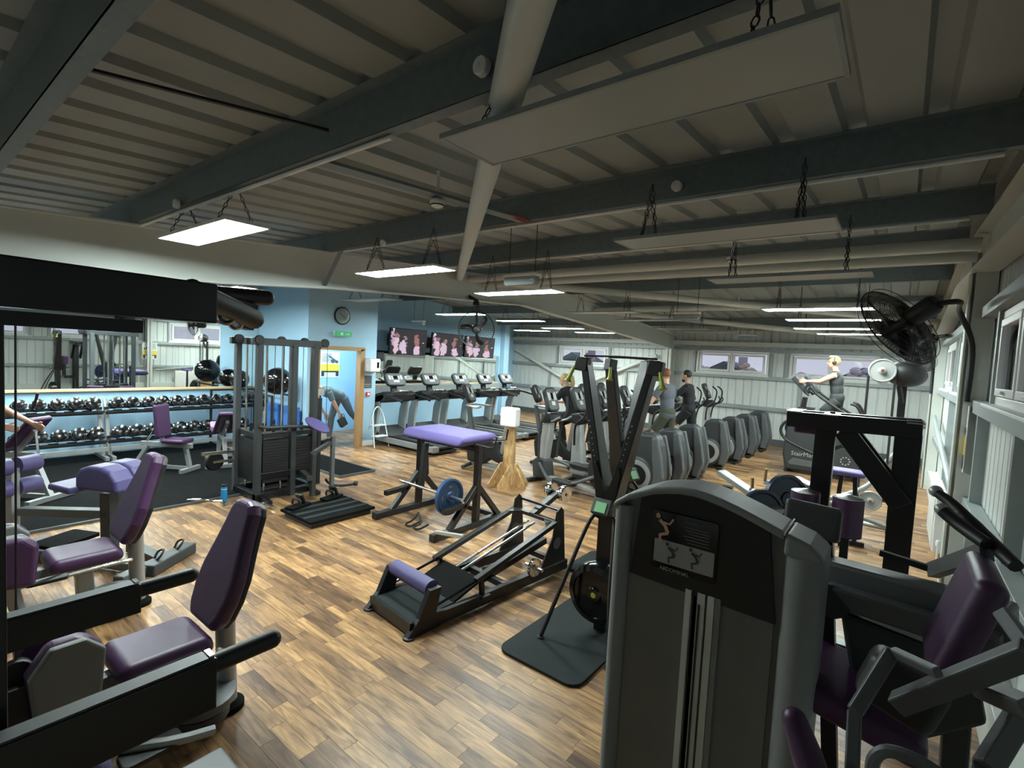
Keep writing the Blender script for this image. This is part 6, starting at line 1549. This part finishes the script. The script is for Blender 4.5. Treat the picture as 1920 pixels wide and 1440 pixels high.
for z in (.62, .82):
    for s_ in (-1, 1):
        b = MB(); b.cyl((-1.04, s_ * .03, z), (-1.04, s_ * .20, z), .075, n=22); b.ball((-1.04, s_ * .20, z), (.075, .02, .075), 18, 8); o = b.build('foot_roller', 'violet', t)
        b = MB(); b.ball((-1.04, s_ * .225, z), .014, 10, 6); b.build('roller_bolt', 'chrome', o)
for (x, w_) in ((.35, .5), (-1.0, .5)):
    b = MB(); b.bar((x, -w_ / 2, .05), (x, w_ / 2, .05), .10, .08); b.build('foot_beam', 'mid_grey', t, bevel=.01)
b = MB(); b.prism(rrect(.3, .4, .02), (-.6, .1, .16), (1, 0, 0), (0, 1, 0), .03); b.build('foot_plate', 'rubber', t)
# rear foot with band hooks
O = (-5.25, 1.56, 0)
t = thing('floor_anchor_foot', 'dark grey T-shaped steel foot with two black band hooks on the wood floor', 'machine foot', O)
b = MB(O); b.bar((-5.64, 1.50, .045), (-5.08, 1.58, .045), .10, .08); b.build('foot_beam', 'dark_grey', t, bevel=.008)
b = MB(O); b.bar((-5.25, 1.86, .05), (-4.93, 1.42, .05), .13, .10); b.build('cross_foot', 'dark_grey', t, bevel=.012)
for p in ((-5.16, 1.74), (-5.02, 1.54)):
    b = MB(O); b.tube([(p[0] - .03, p[1] - .03, .10), (p[0] - .04, p[1], .15), (p[0], p[1] + .03, .17), (p[0] + .04, p[1], .14), (p[0] + .03, p[1] - .03, .10)], .010, n=6, spline=3); b.build('band_hook', 'black_satin', t)
# ================================================================== PEOPLE
def limb(b, pts, rr, n=10, sp=3): b.tube([Vector(p) for p in pts], rr[0], n=n, spline=sp, rr=rr)
def hand(b, w, d, side, palm_dir=None, curl=.5):
    """five fingered hand from wrist w along d; side = lateral direction towards the thumb"""
    d = Vector(d).normalized(); s_ = Vector(side); s_ = (s_ - d * s_.dot(d)).normalized(); nrm = d.cross(s_).normalized()
    w = Vector(w); pe = w + d * .085
    for k in range(3): b.tube([w + s_ * (.018 * (k - 1)), pe + s_ * (.026 * (k - 1))], .016, n=6, rr=[.02, .017])
    for k, L in enumerate((.072, .080, .074, .058)):
        q = pe + s_ * (.033 - .022 * k); q1 = q + d * L * .5 + nrm * L * .25 * curl; q2 = q1 + d * L * .35 * (1 - curl) + nrm * L * .45 * curl
        b.tube([w + (q - w) * .6, q, q1, q2], .009, n=6, rr=[.010, .0095, .0088, .0075])
    q = w + d * .03 + s_ * .025
    b.tube([q, q + s_ * .03 + d * .02, q + s_ * .042 + d * .05 + nrm * .02 * curl], .011, n=6, rr=[.014, .011, .009])
def head_on(b, c, face, up, sc_=1.0):
    """head with nose, brow, jaw, ears. c = centre of skull"""
    f = Vector(face).normalized(); u = Vector(up); u = (u - f * u.dot(f)).normalized(); s_ = f.cross(u)
    R = rotcols(s_, f, u); c = Vector(c)
    def T(x, y, z): return c + R @ Vector((x, y, z)) * sc_
    b.ball(T(0, -.012, .02), (.076 * sc_, .094 * sc_, .10 * sc_), 16, 12, rot=R)
    b.ball(T(0, .022, -.045), (.060 * sc_, .068 * sc_, .072 * sc_), 14, 10, rot=R)
    b.ball(T(0, .050, -.088), (.032 * sc_, .032 * sc_, .024 * sc_), 10, 8, rot=R)
    b.tube([T(0, .083, .018), T(0, .101, -.012), T(0, .108, -.026)], .01, n=8, rr=[.008 * sc_, .011 * sc_, .014 * sc_])
    b.ball(T(0, .088, -.058), (.024 * sc_, .012 * sc_, .009 * sc_), 8, 6, rot=R)
    b.ball(T(0, .080, .030), (.05 * sc_, .014 * sc_, .010 * sc_), 8, 6, rot=R)
    for q in (-1, 1): b.ball(T(q * .078, -.008, -.005), (.012 * sc_, .022 * sc_, .033 * sc_), 8, 6, rot=R)
    return T, R
def finish_body(b, name, m, parent, vox=.0075, smooth=4):
    o = b.build(name, m, parent, sharp=False)
    r = o.modifiers.new('r', 'REMESH'); r.mode = 'VOXEL'; r.voxel_size = vox; r.use_smooth_shade = True
    s_ = o.modifiers.new('s', 'SMOOTH'); s_.factor = .5; s_.iterations = smooth
    return o
def person(lab, loc, J, skin, hair, top, bottom, hairstyle='short', sleeves='short', shorts=True, shoes='shoe_white', scl=1.0, extra=None):
    """J: world joint positions (dict). Body one remeshed surface; clothes and hair are children"""
    loc = Vector(loc)
    t = thing('person', lab, 'person', loc)
    def V(k): return Vector(J[k]) - loc
    b = MB()
    pel, ch, nk, hd = V('pelvis'), V('chest'), V('neck'), V('head')
    face = Vector(J['face']); up = (hd - nk).normalized()
    lat = (V('shl') - V('shr')).normalized()      # towards the person's left
    spine = (nk - pel).normalized(); fwd = lat.cross(spine).normalized()
    RT = rotcols(lat, -fwd, spine)
    def torso(B, g=1.0, hem=None, low=True):
        B.ball(pel + spine * .02, (.155 * g, .115 * g, .12 * g), 16, 12, rot=RT)
        B.ball((pel * .45 + ch * .55), (.14 * g, .105 * g, .20 * g), 16, 12, rot=RT)
        B.ball(ch + spine * .02, (.168 * g, .115 * g, .17 * g), 16, 12, rot=RT)
        for k in ('shl', 'shr'): B.tube([ch + spine * .13, V(k)], .06, n=10, rr=[.075 * g, .062 * g])
    torso(b)
    b.tube([ch + spine * .15, nk, hd - up * .05], .055, n=12, rr=[.07, .055, .052])
    T, R = head_on(b, hd, face, up)
    for s_ in 'lr':
        limb(b, [V('sh' + s_), V('el' + s_), V('wr' + s_)], [.052, .040, .026], sp=1)
        b.tube([V('sh' + s_).lerp(V('el' + s_), .3), V('sh' + s_).lerp(V('el' + s_), .6)], .05, n=10, rr=[.052, .046])
        b.ball(V('el' + s_).lerp(V('wr' + s_), .25), .042, 10, 8)
        d = V('wr' + s_) - V('el' + s_); sd = Vector(J.get('thumb' + s_, (0, 0, 1)))
        hd_ = Vector(J.get('hd' + s_, tuple(d)))
        hand(b, V('wr' + s_), hd_, sd, curl=J.get('curl', .8))
        hip = pel + lat * (.09 if s_ == 'l' else -.09) - spine * .03
        limb(b, [hip, V('kn' + s_), V('an' + s_)], [.088, .055, .036], sp=1)
        b.tube([hip.lerp(V('kn' + s_), .2), hip.lerp(V('kn' + s_), .6)], .085, n=12, rr=[.086, .07])
        b.ball(V('kn' + s_).lerp(V('an' + s_), .28), (.056, .056, .085), 12, 8)
        fd = Vector(J.get('toe' + s_, tuple(face))).normalized()
        b.tube([V('an' + s_) + Vector((0, 0, -.02)) - fd * .03, V('an' + s_) - Vector((0, 0, .045)) + fd * .14], .04, n=10, rr=[.042, .032])
    finish_body(b, 'body', skin, t)
    # top garment
    if top:
        g = MB(); torso(g, 1.09); g.tube([ch + spine * .13, nk - up * .02], .07, n=12, rr=[.085, .064])
        if sleeves != 'none':
            for s_ in 'lr':
                a, e, w_ = V('sh' + s_), V('el' + s_), V('wr' + s_)
                g.tube([a, a.lerp(e, .62)], .06, n=10, rr=[.066, .062])
                if sleeves == 'long': g.tube([a.lerp(e, .5), e, e.lerp(w_, .5), e.lerp(w_, .95)], .05, n=10, rr=[.056, .05, .05, .036])
        finish_body(g, 'shirt', top, t, .009, 3)
    g = MB(); g.ball(pel + spine * .03, (.168, .128, .13), 16, 12, rot=RT)
    for s_ in 'lr':
        hip = pel + lat * (.09 if s_ == 'l' else -.09) - spine * .03
        k, a = V('kn' + s_), V('an' + s_)
        if shorts: g.tube([hip, hip.lerp(k, .82)], .1, n=12, rr=[.102, .092])
        else: g.tube([hip, hip.lerp(k, .5), k, k.lerp(a, .3), k.lerp(a, .9)], .1, n=12, rr=[.097, .083, .064, .064, .046])
    finish_body(g, 'shorts' if shorts else 'trousers', bottom, t, .009, 3)
    for s_ in 'lr':
        fd = Vector(J.get('toe' + s_, tuple(face))).normalized(); a = V('an' + s_)
        g = MB(); g.tube([a + Vector((0, 0, .0)) - fd * .035, a - Vector((0, 0, .04)) + fd * .03, a - Vector((0, 0, .05)) + fd * .17], .05, n=12, rr=[.046, .050, .037]); g.ball(a - Vector((0, 0, .045)) - fd * .04, .042, 10, 8)
        o = finish_body(g, 'shoe', shoes, t, .009, 2)
        g = MB(); g.prism([(-.08, -.042), (.19, -.045), (.22, 0), (.19, .045), (-.08, .042)], a - Vector((0, 0, .088)), fd, Vector((-fd.y, fd.x, 0)), .022); g.build('sole', 'white_plastic' if shoes != 'cloth_black' else 'rubber', o, bevel=.006)
    # hair
    g = MB()
    g.ball(T(0, -.024, .036), (.083, .092, .098), 18, 12, rot=R)
    if hairstyle == 'tail':
        g.ball(T(0, -.10, .05), (.05, .05, .05), 12, 8, rot=R)
        g.tube([T(0, -.11, .05), T(0, -.16, .0), T(0.01, -.15, -.10), T(0.02, -.12, -.20)], .04, n=10, rr=[.035, .048, .045, .018], spline=3)
    if hairstyle == 'quiff': g.ball(T(0, .04, .105), (.06, .05, .03), 12, 8, rot=R)
    o = finish_body(g, 'hair', hair, t, .008, 2)
    if hairstyle == 'beard':
        g = MB(); g.ball(T(0, .040, -.075), (.058, .055, .05), 14, 8, rot=R); finish_body(g, 'beard', hair, t, .007, 2)
    for q in (-1, 1):
        g = MB(); g.ball(T(q * .03, .076, .008), (.011, .007, .006), 8, 6, rot=R); g.build('eye', 'white_plastic', t)
        g = MB(); g.ball(T(q * .03, .082, .008), (.005, .004, .005), 6, 5, rot=R); g.build('pupil', 'black_gloss', t)
    if extra: extra(t, T, R, V)
    return t
def up_from(pt, dz): return (pt[0], pt[1], pt[2] + dz)
# man in black on the fourth arc trainer, facing -x
X0, Y0 = -3.42, 10.35
person('bearded man in black jumper and shorts standing on the fourth arc trainer', (X0, Y0, 0), dict(
    pelvis=(X0 + .02, Y0, 1.12), chest=(X0 - .02, Y0, 1.45), neck=(X0 - .05, Y0, 1.64), head=(X0 - .09, Y0, 1.79), face=(-1, -.12, -.12),
    shl=(X0 - .03, Y0 - .19, 1.56), shr=(X0 - .03, Y0 + .19, 1.56), ell=(X0 - .22, Y0 - .25, 1.36), elr=(X0 - .22, Y0 + .25, 1.38),
    wrl=(X0 - .46, Y0 - .24, 1.50), wrr=(X0 - .44, Y0 + .24, 1.50), knl=(X0 - .22, Y0 - .12, .78), knr=(X0 + .06, Y0 + .13, .74), anl=(X0 - .08, Y0 - .18, .44), anr=(X0 + .18, Y0 + .18, .38),
    toel=(-1, 0, 0), toer=(-1, 0, 0)), 'skin2', 'hair_black', 'cloth_black', 'cloth_black', 'beard', 'long', True, 'cloth_black')
# red haired man on the third arc trainer, seen from behind
X0, Y0 = -3.30, 8.78
person('red-haired man in grey T-shirt and dark shorts seen from behind, behind the pull towers', (X0, Y0, 0), dict(
    pelvis=(X0 + .04, Y0, 1.13), chest=(X0, Y0 + .02, 1.48), neck=(X0 - .03, Y0 + .02, 1.67), head=(X0 - .07, Y0 + .03, 1.82), face=(-.95, .35, -.1),
    shl=(X0 - .05, Y0 - .19, 1.59), shr=(X0 + .04, Y0 + .20, 1.59), ell=(X0 - .16, Y0 - .30, 1.33), elr=(X0 - .02, Y0 + .36, 1.34),
    wrl=(X0 - .40, Y0 - .26, 1.38), wrr=(X0 - .26, Y0 + .36, 1.36), knl=(X0 - .16, Y0 - .13, .76), knr=(X0 + .02, Y0 + .13, .72), anl=(X0 + .02, Y0 - .18, .42), anr=(X0 + .10, Y0 + .16, .36),
    toel=(-1, 0, 0), toer=(-1, 0, 0)), 'skin', 'hair_red', 'cloth_grey', 'cloth_green', 'short', 'short', True, 'shoe_white')
# man with headphones on the stair climber
X0, Y0 = -1.02, 11.55
def phones(t, T, R, V):
    g = MB(); g.tube([T(.085 * math.cos(a), -.01, .02 + .105 * math.sin(a)) for a in [PI * k / 12 for k in range(13)]], .008, n=6); g.build('headphone_band', 'black_satin', t)
    for q in (-1, 1):
        g = MB(); g.lathe(T(q * .078, -.01, -.005), R.col[0] * q, [(.034, 0), (.038, .008), (.036, .024), (.02, .03)], 16); g.build('ear_cup', 'black_satin', t)
person('man in sleeveless grey top and headphones climbing on the stair climber', (X0, Y0, 0), dict(
    pelvis=(X0 + .06, Y0, 1.52), chest=(X0 + .02, Y0, 1.86), neck=(X0 - .01, Y0, 2.06), head=(X0 - .05, Y0, 2.22), face=(-1, -.10, -.02),
    shl=(X0 + .0, Y0 - .20, 1.98), shr=(X0 + .0, Y0 + .20, 1.98), ell=(X0 - .24, Y0 - .27, 1.84), elr=(X0 - .24, Y0 + .27, 1.84),
    wrl=(X0 - .45, Y0 - .29, 1.83), wrr=(X0 - .45, Y0 + .29, 1.83), knl=(X0 - .20, Y0 - .11, 1.18), knr=(X0 + .05, Y0 + .11, 1.10), anl=(X0 - .02, Y0 - .12, .84), anr=(X0 + .20, Y0 + .12, .68),
    toel=(-1, 0, 0), toer=(-1, 0, 0)), 'skin', 'hair_blond', 'cloth_dark', 'cloth_dark', 'quiff', 'none', True, 'shoe_white', extra=phones)
# blond person on the second bike
X0, Y0 = -4.78, 8.05
person('blond person with tied hair in dark clothes riding the exercise bike', (X0, Y0, 0), dict(
    pelvis=(X0 + .02, Y0, 1.02), chest=(X0 - .10, Y0, 1.32), neck=(X0 - .18, Y0, 1.48), head=(X0 - .24, Y0 + .01, 1.62), face=(-.9, -.1, -.35),
    shl=(X0 - .14, Y0 - .18, 1.42), shr=(X0 - .14, Y0 + .18, 1.42), ell=(X0 - .30, Y0 - .22, 1.20), elr=(X0 - .30, Y0 + .22, 1.20),
    wrl=(X0 - .52, Y0 - .18, 1.17), wrr=(X0 - .52, Y0 + .18, 1.17), knl=(X0 - .34, Y0 - .10, .92), knr=(X0 - .30, Y0 + .10, .78), anl=(X0 - .32, Y0 - .18, .60), anr=(X0 - .26, Y0 + .18, .42),
    toel=(-1, 0, -.1), toer=(-1, 0, -.1)), 'skin', 'hair_blond', 'cloth_teal' if False else 'cloth_black', 'cloth_black', 'tail', 'short', False, 'shoe_white')
# person stretching beyond the doorway
X0, Y0 = -9.3, 6.02
def bag(t, T, R, V): pass
person('person in grey leggings bending forward in the doorway', (X0, Y0, 0), dict(
    pelvis=(X0, Y0 + .05, .98), chest=(X0 + .06, Y0 - .27, 1.10), neck=(X0 + .08, Y0 - .46, 1.18), head=(X0 + .10, Y0 - .60, 1.20), face=(.3, -.8, -.6),
    shl=(X0 + .24, Y0 - .36, 1.10), shr=(X0 - .10, Y0 - .38, 1.12), ell=(X0 + .27, Y0 - .22, .84), elr=(X0 - .10, Y0 - .38, .84),
    wrl=(X0 + .28, Y0 - .12, .66), wrr=(X0 - .02, Y0 - .26, .62), knl=(X0 + .06, Y0 + .30, .62), knr=(X0 + .02, Y0 - .14, .54), anl=(X0 + .04, Y0 + .66, .30), anr=(X0 + .04, Y0 - .20, .11),
    toel=(.2, -.9, -.2), toer=(.1, -1, 0), thumbl=(0, -1, 0), thumbr=(0, -1, 0)), 'skin', 'hair_black', 'cloth_teal', 'legging', 'short', 'short', False, 'cloth_black')
t = thing('hand_bag', 'small dark bag held by the person bending in the doorway', 'bag', (X0 + .30, Y0 - .06, .50))
b = MB(); b.box((0, 0, -.02), (.10, .16, .18), (0.5, 0, 0)); b.build('bag_body', 'cloth_dark', t, bevel=.02, seg=3)
b = MB(); b.tube([(0, -.05, .05), (0, -.02, .14), (0, .03, .14), (0, .05, .05)], .006, n=6, spline=3); b.build('bag_strap', 'black_satin', t)
# person at left edge reaching over the preacher bench
X0, Y0 = -7.95, .62
person('person at the left edge reaching an arm to the purple bench', (X0, Y0, 0.03), dict(
    pelvis=(X0, Y0 - .10, .95), chest=(X0, Y0 - .02, 1.24), neck=(X0 + .02, Y0 + .02, 1.43), head=(X0 + .05, Y0 + .05, 1.58), face=(.6, .7, -.3),
    shl=(X0 - .12, Y0 + .12, 1.30), shr=(X0 + .14, Y0 - .10, 1.30), ell=(X0 - .02, Y0 + .34, 1.10), elr=(X0 + .24, Y0 + .06, 1.06),
    wrl=(X0 + .16, Y0 + .52, .97), wrr=(X0 + .26, Y0 + .26, .98), knl=(X0 - .08, Y0 - .02, .52), knr=(X0 + .10, Y0 - .10, .52), anl=(X0 - .10, Y0 - .05, .14), anr=(X0 + .12, Y0 - .18, .14),
    toel=(.6, .7, 0), toer=(.6, .7, 0)), 'skin2', 'hair_black', 'cloth_black', 'cloth_black', 'short', 'short', True, 'cloth_black')

# ================================================================== OUTSIDE, seen through the windows
g = MB(); g.box((0, 60, -3.1), (160, 90, .2)); tag(g.build('ground_outside', 'grass'), kind='structure')
g = MB(); g.box((60, 0, -3.1), (110, 30, .2)); tag(g.build('ground_outside', 'grass'), kind='structure')
rg = random.Random(11)
def house(x, y, w_, d_, h, lab):
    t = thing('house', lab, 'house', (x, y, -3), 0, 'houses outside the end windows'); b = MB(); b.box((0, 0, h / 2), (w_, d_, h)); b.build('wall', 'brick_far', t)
    b = MB(); b.prism([(-w_ / 2 - .3, 0), (w_ / 2 + .3, 0), (0, w_ * .28)], (0, 0, h), (1, 0, 0), (0, 0, 1), d_ + .4); b.build('roof', 'mid_grey', t)
    b = MB(); b.box((w_ * .2, 0, h + w_ * .25), (.8, .8, 1.6)); b.build('chimney', 'brick_far', t)
    for i in range(2):
        b = MB(); b.box((-w_ * .2 + i * w_ * .4, -d_ / 2 - .02, h * .6), (1.2, .06, 1.1)); b.build('window', 'white_paint', t)
for i, (x, y, w_, lab) in enumerate(((-36, 62, 8, 'brick house outside the left end window'), (-16, 62, 7, 'brick house with chimney outside the middle window'), (-3.0, 62, 7, 'brick house with chimney outside the right end window'))): house(x, y, w_, 5, 3.6, lab)
def tree(x, y, h, m, lab):
    t = thing('tree', lab, 'tree', (x, y, -3), 0, 'trees outside the windows')
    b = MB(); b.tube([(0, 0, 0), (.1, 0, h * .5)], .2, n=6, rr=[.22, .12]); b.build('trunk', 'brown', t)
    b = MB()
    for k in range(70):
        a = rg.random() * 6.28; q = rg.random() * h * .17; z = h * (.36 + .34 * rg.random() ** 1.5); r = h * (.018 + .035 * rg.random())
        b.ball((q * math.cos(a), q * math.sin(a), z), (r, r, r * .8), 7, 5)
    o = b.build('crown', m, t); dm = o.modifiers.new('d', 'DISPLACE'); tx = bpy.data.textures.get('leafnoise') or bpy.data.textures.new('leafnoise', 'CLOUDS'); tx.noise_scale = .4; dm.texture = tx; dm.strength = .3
for i, (x, y, h, m_) in enumerate(((-33, 46, 8, 'foliage'), (-28, 46, 6.5, 'foliage'), (-22, 46, 7, 'foliage'), (-14.5, 46, 6.8, 'foliage'), (-10.5, 46, 7.4, 'foliage_gold'), (-6.6, 46, 6.8, 'foliage'), (-2.4, 46, 7.5, 'foliage'), (1.6, 46, 7.7, 'foliage'))):
    tree(x, y, h, m_, ['bare tree outside the far left window, leftmost', 'low tree outside the far left window', 'tree outside between left and middle windows', 'grey-brown tree outside the middle end window, left pane', 'golden-leaved tree outside the middle end window, right pane', 'tree outside left of the right end window', 'tree outside the right end window behind the man', 'tree outside the right end window, next to the post'][i])
b = MB()
for k in range(60):
    x = -40 + k * .8; b.ball((x, 36 + rg.random(), -1.9), (.8, .7, 1.5 + rg.random() * .9), 8, 6)
tag(b.build('hedge', 'foliage'), 'long brown hedge line outside the end windows', 'hedge', kind='stuff')
